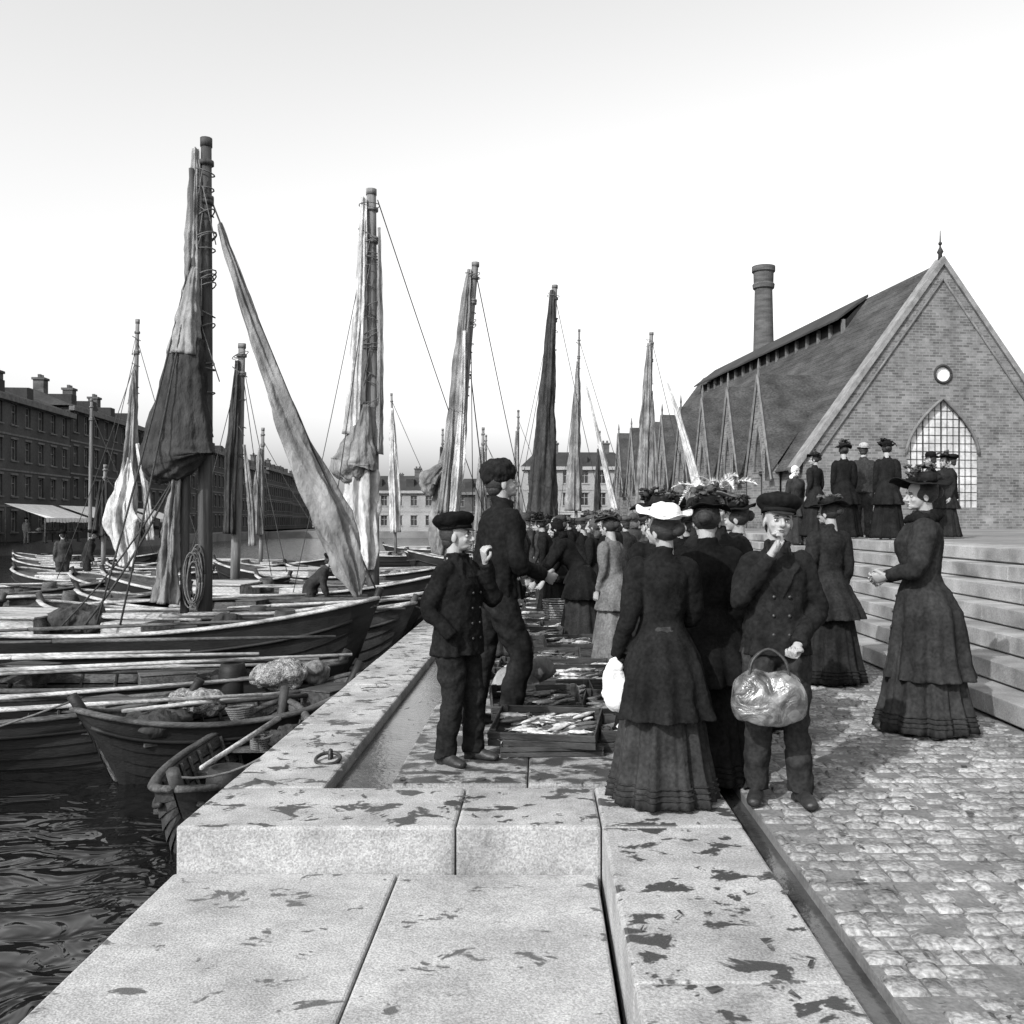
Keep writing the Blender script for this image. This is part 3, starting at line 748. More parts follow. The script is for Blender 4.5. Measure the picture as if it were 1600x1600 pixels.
m=MB(); m.tube([(0,.2,zr+.2),(0,.2,zr+.5),(0,.2,zr+.6),(0,.2,zr+.8),(0,.2,zr+1.5)],[.10,.08,.14,.04,.015],seg=8); m.ell((0,.2,zr+.95),(.08,.08,.08)); obj(m,'finial',roofd,ch)
m=MB(); m.box(-hw,-hw+.45,.5,Lc,0,ze); m.box(hw-.45,hw,.5,Lc,0,ze); obj(m,'side_walls',brick_l,ch,smooth=False)
m=MB(); ncs=34
for q in (1,-1):
    for i in range(ncs):
        t0=i/ncs;t1=(i+1)/ncs+.004; xa=q*(hw+.35)*(1-t0); xb=q*(hw+.35)*(1-t1) if i<ncs-1 else 0
        za=ze-.35+(zr+.15-ze+.35)*t0; zb_=ze-.35+(zr+.15-ze+.35)*min(1,t1)
        m.add([(xa,.45,za+.02),(xa,Lc,za+.02),(xb,Lc,zb_),(xb,.45,zb_),(xa,.45,za-.02),(xa,Lc,za-.02)],[(0,1,2,3),(4,5,1,0)])
m.add([(-(hw+.35),Lc,ze-.35),((hw+.35),Lc,ze-.35),(0,Lc-.0,zr+.15),(0,Lc+5,ze-.35)],[(0,2,3),(2,1,3),(0,3,1)])
obj(m,'roof',slate,ch,smooth=False)
m=MB(); m2=MB(); xs=-1.15
zt=zr+.15-(1.15)*(zr-ze+.5)/(hw+.35)
m.add([(xs-.45,6.5,zt+.52),(xs-.45,30,zt+.52),(-.02,30,zr+.32),(-.02,6.5,zr+.32),(xs-.45,6.5,zt+.42),(xs-.45,30,zt+.42),(-.02,30,zr+.17),(-.02,6.5,zr+.17)],[(0,1,2,3),(7,6,5,4),(0,4,5,1),(0,3,7,4),(1,5,6,2)])
k=6.6
while k<30: 
    m2.box(xs-.16,xs+.0,k,k+.16,zt-.45,zt+.5); k+=1.4
obj(m,'ventilator_roof',roofd,ch,smooth=False); obj(m2,'ventilator_posts',trimd,ch,smooth=False)
m=MB(); m.box(xs+.02,xs+.08,6.6,29.9,zt-.45,zt+.5); m.add([(xs+.05,6.6,zt-.3),(xs+.05,6.6,zt+.5),(-.03,6.6,zr+.2)],[(0,1,2)]); obj(m,'ventilator_louvres',basic('louvre_dark',.012),ch,smooth=False)
slope=(zr+.5-ze)/(hw+.35)
for k in range(8):
    yc=3.6+4.1*k; b=MB(); xw=-hw-.55; hwid=1.45; zp=6.75
    def bx(z): return -((zr+.15-z)/slope)
    F=[(-hwid,0),(hwid,0),(hwid,2.4),(.72,4.4),(0,zp),(-.72,4.4),(-hwid,2.4)]; nF=7
    b.add([(xw,yc+a,z) for a,z in F]+[(xw+.4,yc+a,z) for a,z in F],[tuple(range(nF-1,-1,-1)),tuple(range(nF,2*nF))]+[(i,(i+1)%nF,nF+(i+1)%nF,nF+i) for i in range(nF)])
    o=obj(b,'bay_wall',brick_l,ch,smooth=False)
    A2=archpts(.52,.6,2.6,4.6,8); cc=MB(); n=len(A2); cc.add([(xw-.3,yc+a,z) for a,z in A2]+[(xw+.6,yc+a,z) for a,z in A2],[tuple(range(n)),tuple(reversed(range(n,2*n)))]+[(i,n+i,n+(i+1)%n,(i+1)%n) for i in range(n)])
    boolcut(o,[cc])
    gmb=MB(); gmb.add([(xw+.3,yc+a,z) for a,z in A2],[tuple(range(n))]); obj(gmb,'bay_glass',glassm,ch,smooth=False)
    t=MB(); Q=[(xw-.01,yc+a,z) for a,z in A2[2:]]; t.tube(Q,[.045]*len(Q),seg=6)
    t.box(xw+.18,xw+.28,yc-.03,yc+.03,.6,4.5); t.box(xw+.18,xw+.28,yc-.5,yc-.035,2.55,2.63); t.box(xw+.18,xw+.28,yc+.035,yc+.5,2.55,2.63)
    for q in (1,-1):
        t.tube([(xw-.05,yc+q*(hwid+.18),2.1),(xw-.05,yc+q*.82,4.4),(xw-.05,yc,zp+.1)],[(.07,.07)]*3,seg=4)
    t.tube([(xw,yc,zp),(xw,yc,zp+.3),(xw,yc,zp+.4),(xw,yc,zp+.8)],[.07,.05,.07,.015],seg=6)
    obj(t,'bay_trim',trimd,ch,smooth=False)
    rf=MB()
    for q in (1,-1):
        rf.add([(xw-.02,yc+q*(hwid+.22),2.05),(xw-.02,yc+q*.80,4.43),(xw-.02,yc,zp+.12),(bx(zp)+.1,yc,zp+.12),(bx(4.43),yc+q*.80,4.43),(bx(2.4)-.5,yc+q*(hwid+.22),2.05)],[(0,1,4,5),(1,2,3,4)])
    obj(rf,'bay_roof',slate,ch,smooth=False)
m=MB(); cx,cy=17.4,75
pr=[(0,1.15),(12,.86),(18,.72),(19.6,.68),(19.7,.82),(20.0,.86),(20.1,.76),(20.9,.78),(21.0,.90),(21.4,.90),(21.45,.6)]
m.rings([[Vector((cx+r*math.cos(2*pi*j/24),cy+r*math.sin(2*pi*j/24),z)) for j in range(24)] for z,r in pr]); obj(m,'factory_chimney',chim,smooth=False)

# ---------------------------------------------------------------- boats
def boat(name,bow,stern,beam,zg,depth=.9,hm=hull_d,gm=wood_l,deck=False,rise=.28,clutter=2,zk=None):
    bow=Vector((bow[0],bow[1],0)); stern=Vector((stern[0],stern[1],0)); L=(bow-stern).length
    E=empty(name,stern,math.atan2(bow.y-stern.y,bow.x-stern.x))
    zk=-1.25 if zk is None else zk
    nS=30; nK=8
    def W(t): return beam/2*max(.015,(math.sin(pi*min(1,max(0,t)))**.62))*(1-.12*(t-.5))
    def SH(t): return zg+rise*abs(2*t-1)**2.4
    def KZ(t): return zk+(SH(t)-zk)*.55*abs(2*t-1)**6
    def S(t,s,off=0):
        k=KZ(t); return (max(0,W(t)*s**.5+off*min(1,W(t)*6)),k+(SH(t)-k)*s**1.45)
    def X(t,s): return L*t+ (s-1)*.35*(2*t-1)*abs(2*t-1)**3
    mb=MB(); inn=MB()
    for q in (1,-1):
        for i in range(nK):
            s0=i/nK; s1=(i+1)/nK
            vs=[]; fs=[]; iv=[]
            for k in range(nS+1):
                t=k/nS; a=S(t,s0,.016 if i else 0); b=S(t,s1,0)
                vs+=[(X(t,s0),q*a[0],a[1]-.012),(X(t,s1),q*b[0],b[1])]
                a=S(t,s0,-.035); b=S(t,s1,-.035); iv+=[(X(t,s0),q*a[0],a[1]+.02),(X(t,s1),q*b[0],b[1])]
                if k<nS: fs.append((2*k,2*k+2,2*k+3,2*k+1))
            mb.add(vs,fs); inn.add(iv,fs)
    obj(mb,'hull_planks',hm,E,smooth=False); obj(inn,'inner_planking',wood_m,E,smooth=False)
    mb=MB()
    for q in (1,-1):
        mb.tube([(L*k/nS,q*(W(k/nS)+.005),SH(k/nS)+.012) for k in range(nS+1)],[(.045,.028)]*(nS+1),seg=8,up=(0,0,1))
    obj(mb,'gunwale',gm,E)
    mb=MB()
    for q in (1,-1): mb.tube([(L*k/nS,q*(S(k/nS,.86)[0]+.02),S(k/nS,.86)[1]) for k in range(1,nS)],[.022]*(nS-1),seg=6)
    for tt in (0,1):
        sgn=1 if tt else -1
        mb.tube([(X(tt,s)+sgn*.02,0,KZ(tt)*(1-s)+(SH(tt)+.14)*s if s<1 else SH(tt)+.14) for s in (0,.25,.5,.75,1)],[(.05,.05)]*5,seg=8)
    obj(mb,'stem_and_rubbing_strake',hm,E)
    mb=MB()
    if deck:
        rows=[]
        for k in range(nS+1):
            t=k/nS; w=max(.01,W(t)-.05); z=SH(t)-.10
            rows.append([(L*t,w*u,z+.05*(1-u*u)) for u in (-1,-.5,0,.5,1)])
        vs=[p for r in rows for p in r]; fs=[(5*i+j,5*i+j+1,5*i+j+6,5*i+j+5) for i in range(nS) for j in range(4)]
        mb.add(vs,fs); obj(mb,'deck',wood_m,E,smooth=False)
        mb=MB(); a=L*.22;b=L*.45; h=zg
        w_=beam*.26
        mb.box(a,b,-w_,w_,h-.15,h+.16); mb.box(a-.04,b+.04,-w_-.04,w_+.04,h+.16,h+.19)
        mb.box(L*.55,L*.62,-w_*.7,w_*.7,h-.15,h+.10)
        obj(mb,'hatch',wood_l,E,smooth=False,bevel=.01)
    else:
        for t in (.22,.42,.62,.8):
            w=W(t)-.03; mb.box(L*t-.11,L*t+.11,-w,w,SH(t)-.20,SH(t)-.165)
        for u in range(-3,4):
            mb.box(L*.15,L*.85,u*.11-.05,u*.11+.05,zk+.22,zk+.24)
        for k in range(2,nS-1,2):
            t=k/nS
            for q in (1,-1):
                pts=[(X(t,s),q*(S(t,s,-.05)[0]),S(t,s)[1]+.02) for s in (.12,.3,.5,.75,.97)]
                mb.tube(pts,[.018]*5,seg=4)
        obj(mb,'thwarts_and_ribs',wood_m,E,smooth=False)
    for i in range(clutter):
        mb=MB(); t0=U(.05,.3);t1=U(.7,.98); q=U(-.6,.6)
        mb.tube([(L*t0,q*beam*.4,zg+.06+U(0,.06)),(L*t1,-q*beam*.25,zg+.10+U(0,.12))],[.030,.020],seg=8)
        if i%2: mb.ell((L*t0-.2,q*beam*.42,zg+.07),(.38,.07,.02))
        obj(mb,'oar',wood_l if R()<.5 else wood_m,E)
    for i in range(clutter+2):
        mb=MB(); cx=L*U(.12,.88); cy=U(-.28,.28)*beam; r=U(.12,.32)
        kind=R()
        if kind<.2:
            mb.rings([[Vector((cx+rr*math.cos(2*pi*j/18),cy+rr*math.sin(2*pi*j/18),zg-.2+zz)) for j in range(18)] for zz,rr in ((0,.13),(.12,.16),(.24,.165),(.36,.15),(.45,.13),(.451,.11),(.43,.105))]); obj(mb,'keg',random.choice((wood_m,hull_m,hull_d)),E)
        elif kind<.5:
            a=Matrix.Translation((cx,cy,zg+.05))@Matrix.Rotation(U(0,3),4,'Z'); mb.box(-.3,.3,-.2,.2,-.12,.08,M=a); mb.box(-.31,.31,-.21,.21,.082,.10,M=a); obj(mb,'box',random.choice((wood_m,cratem)),E,smooth=False,bevel=.008)
        elif kind<.75:
            for k in range(6): mb.tube([(cx+(r*.6+k*.012)*math.cos(b),cy+(r*.6)*math.sin(b),zg-.02+k*.022) for b in [2*pi*j/16 for j in range(17)]],[.014]*17,seg=5)
            obj(mb,'coiled_rope',rope,E)
        else:
            for k in range(5): mb.ell((cx+U(-.2,.2),cy+U(-.15,.15),zg-.02+U(0,.08)),(U(.1,.25),U(.1,.2),U(.06,.13)),seg=18,rings=12)
            obj(mb,'gear_bundle',random.choice((hull_d,sail_m,sail_d,sail_d)),E,disp=.14,tex=cloudf)
    return E
def rig(E,base,top,r,parts,mm=mastm,stays=(),lash=0):
    inv=Matrix.Translation(E.location)@Euler(E.rotation_euler).to_matrix().to_4x4(); inv=inv.inverted()
    def W(p): return inv@Vector(p)
    base=Vector(base);top=Vector(top)
    mb=MB(); mb.tube([W(base),W(base.lerp(top,.5)),W(top)],[r,r*.95,r*.7],seg=14,sub=3); 
    mb.tube([W(top-Vector((0,0,.10))),W(top+Vector((0,0,.02)))],[r*.82]*2,seg=10)
    for f in (.12,.3,.32): mb.tube([W(top.lerp(base,f*.4)+Vector((0,0,.03))),W(top.lerp(base,f*.4)-Vector((0,0,.03)))],[r*1.05]*2,seg=10)
    obj(mb,'mast',mm,E)
    for i,(pts,rad,mat,fold,amp) in enumerate(parts):
        mb=MB(); mb.tube([W(p) for p in pts],rad,seg=64,sub=8,fold=fold,amp=amp,seed=i*1.7+base.x+.3)
        obj(mb,'furled_sail',mat,E,disp=.045)
    for i,(a,b,rr) in enumerate(stays):
        mb=MB(); a=W(a);b=W(b); pts=[a.lerp(b,k/6)+Vector((0,0,-.15*math.sin(pi*k/6))) for k in range(7)]; mb.tube(pts,[rr]*7,seg=5); obj(mb,'stay',roped,E)
    if lash:
        mb=MB()
        for i in range(lash):
            t=U(.45,.98); c=base.lerp(top,t); rr=r*U(1.25,1.7); tl=U(-.5,.5)
            mb.tube([W(c+Vector((rr*math.cos(a)-r*.3,rr*math.sin(a),tl*rr*math.cos(a)*1.5))) for a in [2*pi*k/14 for k in range(15)]],[.010]*15,seg=5)
            if R()<.5:
                e=c+Vector((U(-.25,.25),-rr,-U(.3,.9))); mb.tube([W(c+Vector((0,-rr,0))),W(e)],[.008]*2,seg=4)
        obj(mb,'lashings',rope,E)

A_=boat('sailing_boat',(-2.15,12.75),(-10.2,13.6),2.5,.06,deck=True,rise=.42,clutter=5,gm=wood_l,hm=hull_d)
rig(A_,(-4.62,13.2,.0),(-4.60,13.2,6.75),.10,[
 ([(-4.72,13.15,6.6),(-4.72,13.1,5.8),(-4.75,13.1,5.0),(-4.72,13.1,4.3)],[(.04,.05),(.08,.08),(.10,.09),(.11,.09)],sail_m,5,.22),
 ([(-4.70,13.05,4.95),(-4.74,13.0,4.6),(-4.78,12.98,4.2),(-4.82,12.96,3.75)],[(.05,.05),(.10,.09),(.16,.13),(.21,.16)],sail_m,5,.12),
 ([(-4.72,13.02,4.0),(-4.80,13.0,3.70),(-4.84,13.0,3.3),(-4.90,13.0,2.72),(-4.92,13.0,2.42),(-4.90,13.0,2.30),(-4.86,13.0,2.22),(-4.8,13.0,2.12)],[(.15,.1),(.25,.17),(.31,.2),(.46,.26),(.52,.29),(.50,.27),(.36,.2),(.16,.1)],sail_d,6,.06),
 ([(-4.42,13.2,5.6),(-4.05,13.1,4.54),(-3.65,13.0,3.48),(-3.22,12.95,2.42),(-2.85,12.9,1.63),(-2.58,12.85,.95),(-2.45,12.85,.5)],[.03,(.075,.09),(.12,.11),(.16,.14),(.21,.17),(.17,.15),(.05,.06)],sail_m,4,.24),
 ([(-4.95,13.0,2.1),(-5.0,13.0,1.5),(-5.05,13.0,.9),(-5.1,13.0,.4)],[.06,(.08,.1),(.11,.1),(.16,.12)],sail_m,5,.3),
],mastd,[((-4.6,13.2,6.1),(-2.2,12.8,.6),.012),((-4.6,13.2,6.0),(-5.6,12.1,.2),.014),((-4.6,13.2,6.0),(-5.3,12.1,.2),.014),((-4.6,13.2,6.0),(-5.4,14.5,.2),.014),((-4.9,13,2.2),(-5.9,12.3,.1),.016),((-4.9,13,2.2),(-6.2,12.3,.1),.012)],lash=16)
inv=(Matrix.Translation(A_.location)@Euler(A_.rotation_euler).to_matrix().to_4x4()).inverted()
mb=MB(); mb.tube([inv@Vector((-4.86,13.1,.1)),inv@Vector((-4.84,13.1,2.3)),inv@Vector((-4.70,13.05,4.5)),inv@Vector((-4.75,13.05,6.3))],[.06,.06,.045,.035],seg=10,sub=3); obj(mb,'gaff_spar',mastd,A_)
mb=MB()
for k in range(10):
    cx=-4.72+U(-.05,.05); cz=.75+U(-.08,.08); rx=U(.07,.12); rz_=U(.26,.42)
    mb.tube([inv@Vector((cx+rx*math.cos(a),12.98+.02*k*.5,cz+rz_*math.sin(a))) for a in [2*pi*j/18 for j in range(19)]],[.012]*19,seg=6)
obj(mb,'rope_coil',rope,A_)
B_=boat('sailing_boat',(-1.98,19.9),(-9.5,20.8),2.5,.02,deck=True,rise=.4,clutter=4)
rig(B_,(-3.50,20,.0),(-3.53,20,8.4),.14,[
 ([(-3.66,19.9,8.2),(-3.68,19.85,7.2),(-3.72,19.85,6.0),(-3.80,19.8,4.6),(-3.86,19.8,3.3)],[(.05,.07),(.09,.1),(.11,.12),(.15,.14),(.2,.16)],sail_l,5,.22),
 ([(-3.62,19.8,3.9),(-3.72,19.75,3.3),(-3.78,19.7,2.95),(-3.82,19.7,2.72),(-3.84,19.7,2.62),(-3.80,19.7,2.52),(-3.7,19.7,2.40)],[(.10,.09),(.24,.17),(.38,.24),(.47,.27),(.46,.26),(.32,.18),(.14,.1)],sail_m,6,.07),
 ([(-3.7,19.8,2.6),(-3.72,19.8,1.8),(-3.62,19.8,1.0),(-3.55,19.8,.5)],[(.26,.18),(.30,.2),(.24,.2),(.1,.1)],sail_l,6,.26),
 ([(-3.35,19.9,7.6),(-3.33,19.9,5.6),(-3.33,19.9,3.8),(-3.38,19.9,2.9)],[.03,.05,.06,.1],sail_m,4,.2),
],mastm,[((-3.4,20,8.2),(-1.3,33,.1),.012),((-3.5,20,7.5),(-4.3,18.9,.1),.010),((-3.5,20,7.5),(-4.3,21.2,.1),.010),((-3.6,20,7.5),(-4.9,19.0,.1),.008)],lash=20)
C_=boat('sailing_boat',(-1.98,26),(-9.2,27),2.5,.02,deck=True,rise=.4,clutter=4)
rig(C_,(-2.55,26,.0),(-1.77,26,8.5),.13,[
 ([(-1.92,25.9,8.3),(-2.05,25.85,7),(-2.18,25.8,5.4),(-2.32,25.8,3.8),(-2.5,25.8,2.4),(-2.6,25.8,1.2),(-2.7,25.8,.6)],[(.05,.06),(.12,.12),(.19,.16),(.23,.18),(.29,.2),(.32,.2),(.2,.15)],sail_m,5,.24),
 ([(-2.05,25.7,6.6),(-2.1,25.65,4.6),(-2.2,25.6,2.9),(-2.35,25.6,1.4)],[.04,.08,.12,.1],sail_l,5,.3),
 ([(-2.35,25.7,4.6),(-2.45,25.6,3.2),(-2.62,25.6,1.7)],[.03,.10,.16],sail_m,5,.3),
 ([(-2.5,25.8,3.1),(-2.75,25.7,2.85),(-2.98,25.7,2.6),(-3.0,25.7,2.4),(-2.9,25.7,2.2)],[.05,(.16,.15),(.26,.2),(.2,.15),(.06,.06)],sail_m,5,.12),
],mastm,[((-1.75,26,8.2),(-.3,40,.5),.014),((-1.9,26,7.6),(-2.2,24.9,.1),.012),((-1.9,26,7.6),(-1.9,27.1,.1),.012),((-1.9,26,5.5),(-1.4,29,.05),.016)],lash=18)
D_=boat('sailing_boat',(2.6,35.5),(-4.8,34.6),2.5,.05,deck=True,rise=.4)
rig(D_,(.10,35,.0),(.51,35,10.1),.14,[
 ([(.42,34.9,9.9),(.34,34.8,8),(.22,34.8,6),(.14,34.8,4.4),(.08,34.8,2.8),(.05,34.8,1.6),(.05,34.8,.9)],[(.08,.08),(.17,.15),(.27,.2),(.36,.25),(.44,.28),(.48,.3),(.2,.2)],sail_d,6,.16),
],mastm,[((.5,35,9.8),(2.6,35.4,.5),.012),((.5,35,9.5),(-1.2,33.9,.1),.012),((.5,35,9.5),(-1.6,36,.1),.010)],lash=10)
E_=boat('sailing_boat',(5,45),(-1.5,45.4),2.3,.05,deck=True)
rig(E_,(1.62,45,0),(1.80,45,10.5),.075,[
 ([(1.7,44.9,9),(1.7,44.9,7.6),(1.65,44.9,6.4),(1.6,44.9,5),(1.58,44.9,3.4),(1.55,44.9,2)],[.03,(.12,.1),(.16,.12),(.2,.14),(.28,.2),(.3,.2)],sail_m,5,.35),
 ([(2.1,44.9,8),(2.6,44.9,5.9),(3.05,44.9,3.9),(3.5,44.9,2)],[.03,.06,.12,.16],sail_l,4,.2)],mastm,[((1.8,45,10),(4.8,45,.5),.014),((1.8,45,9.4),(.6,44,0),.012)],lash=8)
F_=boat('sailing_boat',(7.0,41.5),(.6,42.2),2.3,.05,deck=True)
rig(F_,(4.55,42,0),(4.84,42,9.76),.12,[
 ([(4.72,41.9,9.3),(4.66,41.9,7.4),(4.58,41.9,5.6),(4.52,41.9,3.8),(4.5,41.9,2)],[.06,(.16,.14),(.22,.16),(.26,.2),(.32,.22)],sail_m,5,.25),
 ([(4.85,41.9,7.2),(4.85,41.8,5.5),(4.9,41.8,3.8),(4.95,41.8,2.2)],[.03,.1,.16,.2],sail_m,5,.25),
 ([(5.5,41.8,7.6),(6.0,41.8,6.0),(6.5,41.7,4.2),(7.0,41.6,2.2)],[.03,.10,.16,.20],sail_l,4,.2)],mastm,[((4.84,42,9.5),(7.0,41.6,.5),.014),((4.84,42,9.2),(3.4,41,0),.012)],lash=8)
G_=boat('sailing_boat',(-8.6,25.2),(-14.6,26.6),2.4,-.05,deck=True,clutter=4)
rig(G_,(-11.1,26,-.1),(-10.92,26,6.96),.07,[
 ([(-10.98,25.9,5.6),(-11.0,25.9,4.6),(-11.05,25.85,3.4),(-11.1,25.8,2.4)],[.03,.10,.14,.18],sail_m,5,.25),
 ([(-11.05,25.8,3.2),(-11.1,25.7,2.4),(-11.25,25.7,1.6),(-11.1,25.7,.8),(-11.1,25.7,.3)],[.06,(.22,.16),(.38,.22),(.24,.2),(.16,.1)],sail_l,5,.34),
 ([(-10.85,25.8,3.6),(-10.6,25.8,2.2),(-10.5,25.8,1)],[.04,.08,.1],sail_l,4,.2)],mastm,[((-10.92,26,6.4),(-8.8,25.3,.3),.010),((-10.92,26,6.4),(-12,25,.0),.010),((-10.92,26,6),(-12.6,25,.0),.010)],lash=6)
H_=boat('sailing_boat',(-5.9,22.6),(-12,24.6),2.4,-.08,deck=True,clutter=4,gm=wood_l)
rig(H_,(-7.65,24,-.1),(-7.47,24,5.93),.12,[
 ([(-7.55,23.9,5.5),(-7.6,23.85,4.2),(-7.68,23.8,2.8),(-7.72,23.8,1.2)],[.05,(.10,.1),(.12,.12),(.13,.12)],sail_d,5,.25),
 ([(-7.35,23.8,3.4),(-7.2,23.8,2),(-7.15,23.8,.9)],[.03,.08,.08],sail_m,4,.2)],mastm,[((-7.47,24,5.6),(-6,22.7,.3),.010),((-7.47,24,5.6),(-8.6,23,.0),.010),((-7.47,24,5.4),(-7.0,25,.0),.010)],lash=8)
I_=boat('sailing_boat',(-3.5,45),(-10,45.5),2.3,-.1,deck=True)
rig(I_,(-6.8,45,-.1),(-7.0,45,7.5),.07,[([(-6.95,44.9,6.8),(-6.9,44.9,5),(-6.85,44.9,3.2),(-6.8,44.9,1)],[.05,.14,.2,.2],sail_l,5,.3)],mastm,[((-7,45,7.2),(-3.8,45,.2),.014)])
for (x,y,zt,m_) in ((-18.8,40,6.6,None),(-5.7,55,6.8,sail_d),(-3.5,60,6.9,sail_m),(-1.25,50,7.3,sail_m),(-15.5,34,3.5,sail_d),(-10.5,36,5.0,sail_m),(-2.6,42,5.6,sail_m),(3.1,52,6.4,sail_d)):
    b=boat('sailing_boat',(x+3,y-.3),(x-3.4,y+.4),2.2,-.1,deck=True,clutter=2)
    rig(b,(x,y,-.1),(x+.08,y,zt),.08,[([(x,y-.1,zt*.85),(x-.05,y-.15,zt*.5),(x-.1,y-.15,1.0)],[.05,.13,.2],m_,5,.3)] if m_ else [],mastm,[((x,y,zt-.3),(x+2.8,y-.3,.2),.012)])
for (b,s,bm,z,hm_,gm_) in (((-2.0,15.3),(-8.2,15.7),2.0,-.08,hull_m,wood_l),((-2.05,17.5),(-8.8,18.2),2.1,-.08,hull_d,wood_l),((-2.0,22.9),(-7,23.6),2.0,-.1,hull_m,wood_l),
    ((-6.9,18.9),(-13.5,18.2),2.2,-.08,hull_d,wood_m),((-8.9,15.9),(-15,16.6),2.1,-.1,hull_m,wood_m),((-2.1,29.5),(-8,30),2.0,-.1,hull_d,wood_l),((-8,30),(-14,31),2.2,-.1,hull_d,wood_l),((-9.5,21.5),(-15.5,22.3),2.1,-.1,hull_d,wood_m)):
    boat('rowing_boat',b,s,bm,z,hm=hm_,gm=gm_,clutter=5)
s1=boat('rowing_boat',(-2.3,11.35),(-8.6,11.1),1.5,-.36,hm=hull_d,gm=wood_m,clutter=5,rise=.2)
s2=boat('rowing_boat',(-4.35,8.95),(-2.1,11.1),1.15,-.50,hm=hull_d,gm=wood_m,clutter=2,rise=.24)
s2b=boat('rowing_boat',(-3.6,10.1),(-8.6,9.9),1.3,-.50,hm=hull_d,gm=wood_m,clutter=3,rise=.20)
s3=boat('rowing_boat',(-2.62,6.85),(-2.75,10.3),1.10,-.62,hm=hull_m,gm=wood_m,clutter=1,rise=.2)
def netpile(x,y,z,r,m=netm):
    mb=MB()
    for i in range(8):
        a=R()*6; mb.ell((x+math.cos(a)*r*.55*R(),y+math.sin(a)*r*.4*R(),z+r*.22*R()),(r*U(.45,.75),r*U(.4,.7),r*U(.3,.5)),seg=32,rings=22)
    o=obj(mb,'fishing_net',m,voxel=.012,disp=.07); return o
netpile(-3.62,10.05,-.42,.30); netpile(-2.95,10.75,-.28,.38); netpile(-2.6,11.1,-.26,.26,sail_m); netpile(-6.3,13.0,.12,.4,sail_d); netpile(-4.2,12.9,.12,.25,sail_d)
for (a,b) in (((-6.2,10.6,-.15),(-2.2,11.2,-.05)),((-6.5,9.6,-.35),(-3.1,10.4,-.2)),((-5.4,9.1,-.3),(-2.9,10.0,-.3)),((-5.9,11.6,.05),(-2.5,11.7,.1)),((-6.4,12.0,.15),(-2.8,12.4,.25)),((-5,14.5,.1),(-2.1,14.9,.15)),((-4.5,16.0,.1),(-2.0,16.3,.2)),((-6,10.9,-.05),(-3.2,10.9,0)),((-7,11.3,-.1),(-4.2,11.5,-.05)),((-6.8,14.9,.1),(-3.3,15.2,.12)),((-7.6,16.6,.1),(-4.2,17.2,.2))):
    mb=MB(); a=Vector(a);b=Vector(b); mb.tube([a,b],[.026,.018],seg=8); dd=(b-a).normalized(); mb.tube([a-dd*.7,a-dd*.6,a-dd*.1,a],[(.01,.05),(.02,.075),(.02,.05),(.025,.03)],seg=8,sub=3); obj(mb,'oar',wood_l if R()<.5 else wood_m)
for (a,b,sg) in (((-2.65,6.95,-.35),(-1.75,7.4,.0),.15),((-4.3,9.0,-.15),(-7.5,8.2,-.95),.1),((-2.0,15.3,.15),(-1.4,16,.02),.05),((-2.0,19.9,.4),(-1.4,21,.02),.1)):
    ropeobj('mooring_rope',[a,b],.010,rope,sag=sg)

# ---------------------------------------------------------------- fish crates
def fishmesh():
    mb=MB(); mb.tube([(-.11,0,0),(-.09,0,.002),(-.03,0,0),(.03,0,0),(.075,0,0),(.09,0,0)],[(.003,.004),(.012,.016),(.017,.024),(.014,.019),(.004,.008),(.003,.006)],seg=10,sub=3,up=(0,1,0))
    mb.add([(.085,0,-.002),(.125,.03,0),(.108,0,0),(.125,-.03,0),(.085,0,.003)],[(0,1,2),(0,2,3),(4,2,1),(4,3,2)])
    mb.add([(0,.02,.0),(.02,.04,0),(.035,.018,0)],[(0,1,2)]); return mb
FM=fishmesh()
def crate(x,y,z,rz=0,w=.62,d=.42,h=.11,fish=26,tilt=0,fm=fishm,roll=0):
    E=empty('fish_crate',(x,y,z),math.radians(rz)); E.rotation_euler=(math.radians(tilt),math.radians(roll),math.radians(rz))
    mb=MB(); t=.014
    for k in range(2):
        z0=.004+k*h/2; z1=z0+h/2-.006
        mb.box(-w/2,w/2,-d/2,-d/2+t,z0,z1); mb.box(-w/2,w/2,d/2-t,d/2,z0,z1)
        mb.box(-w/2+.002,-w/2+t,-d/2+t+.001,d/2-t-.001,z0,z1); mb.box(w/2-t,w/2-.002,-d/2+t+.001,d/2-t-.001,z0,z1)
    for k in range(4):
        yy=-d/2+.02+k*(d-.04)/4; mb.box(-w/2+t+.001,w/2-t-.001,yy,yy+(d-.04)/4-.006,.002,.014)
    for sx in (-1,1):
        for sy in (-1,1): mb.box(sx*(w/2-.035)-.018,sx*(w/2-.035)+.018,sy*(d/2-.026)-.009,sy*(d/2-.026)+.009,.0155,h+.01)
    obj(mb,'boards',cratem,E,smooth=False,bevel=.003)
    if fish:
        f1=MB();f2=MB()
        for i in range(fish):
            tgt=f1 if R()<.62 else f2
            M_=Matrix.Translation((U(-w/2+.10,w/2-.10),U(-d/2+.05,d/2-.05),h*.2+h*.6*i/fish))@Matrix.Rotation(U(-.6,.6)+(pi if R()<.5 else 0)+.3,4,'Z')@Matrix.Rotation(U(-.4,.4),4,'X')@Matrix.Scale(U(.65,1.0),4)
            tgt.add([M_@Vector(v) for v in FM.v],FM.f)
        if f1.v: obj(f1,'fish',fm,E)
        if f2.v: obj(f2,'fish_dark',fishd,E)
    return E
crate(.06,6.28,.0,4,fish=0,w=.66,d=.36,h=.07); crate(.04,6.34,.10,-10,w=.70,d=.44,h=.10,fish=60,tilt=13)
crate(.58,6.45,.0,3,fish=40,h=.16,w=.4,tilt=4)
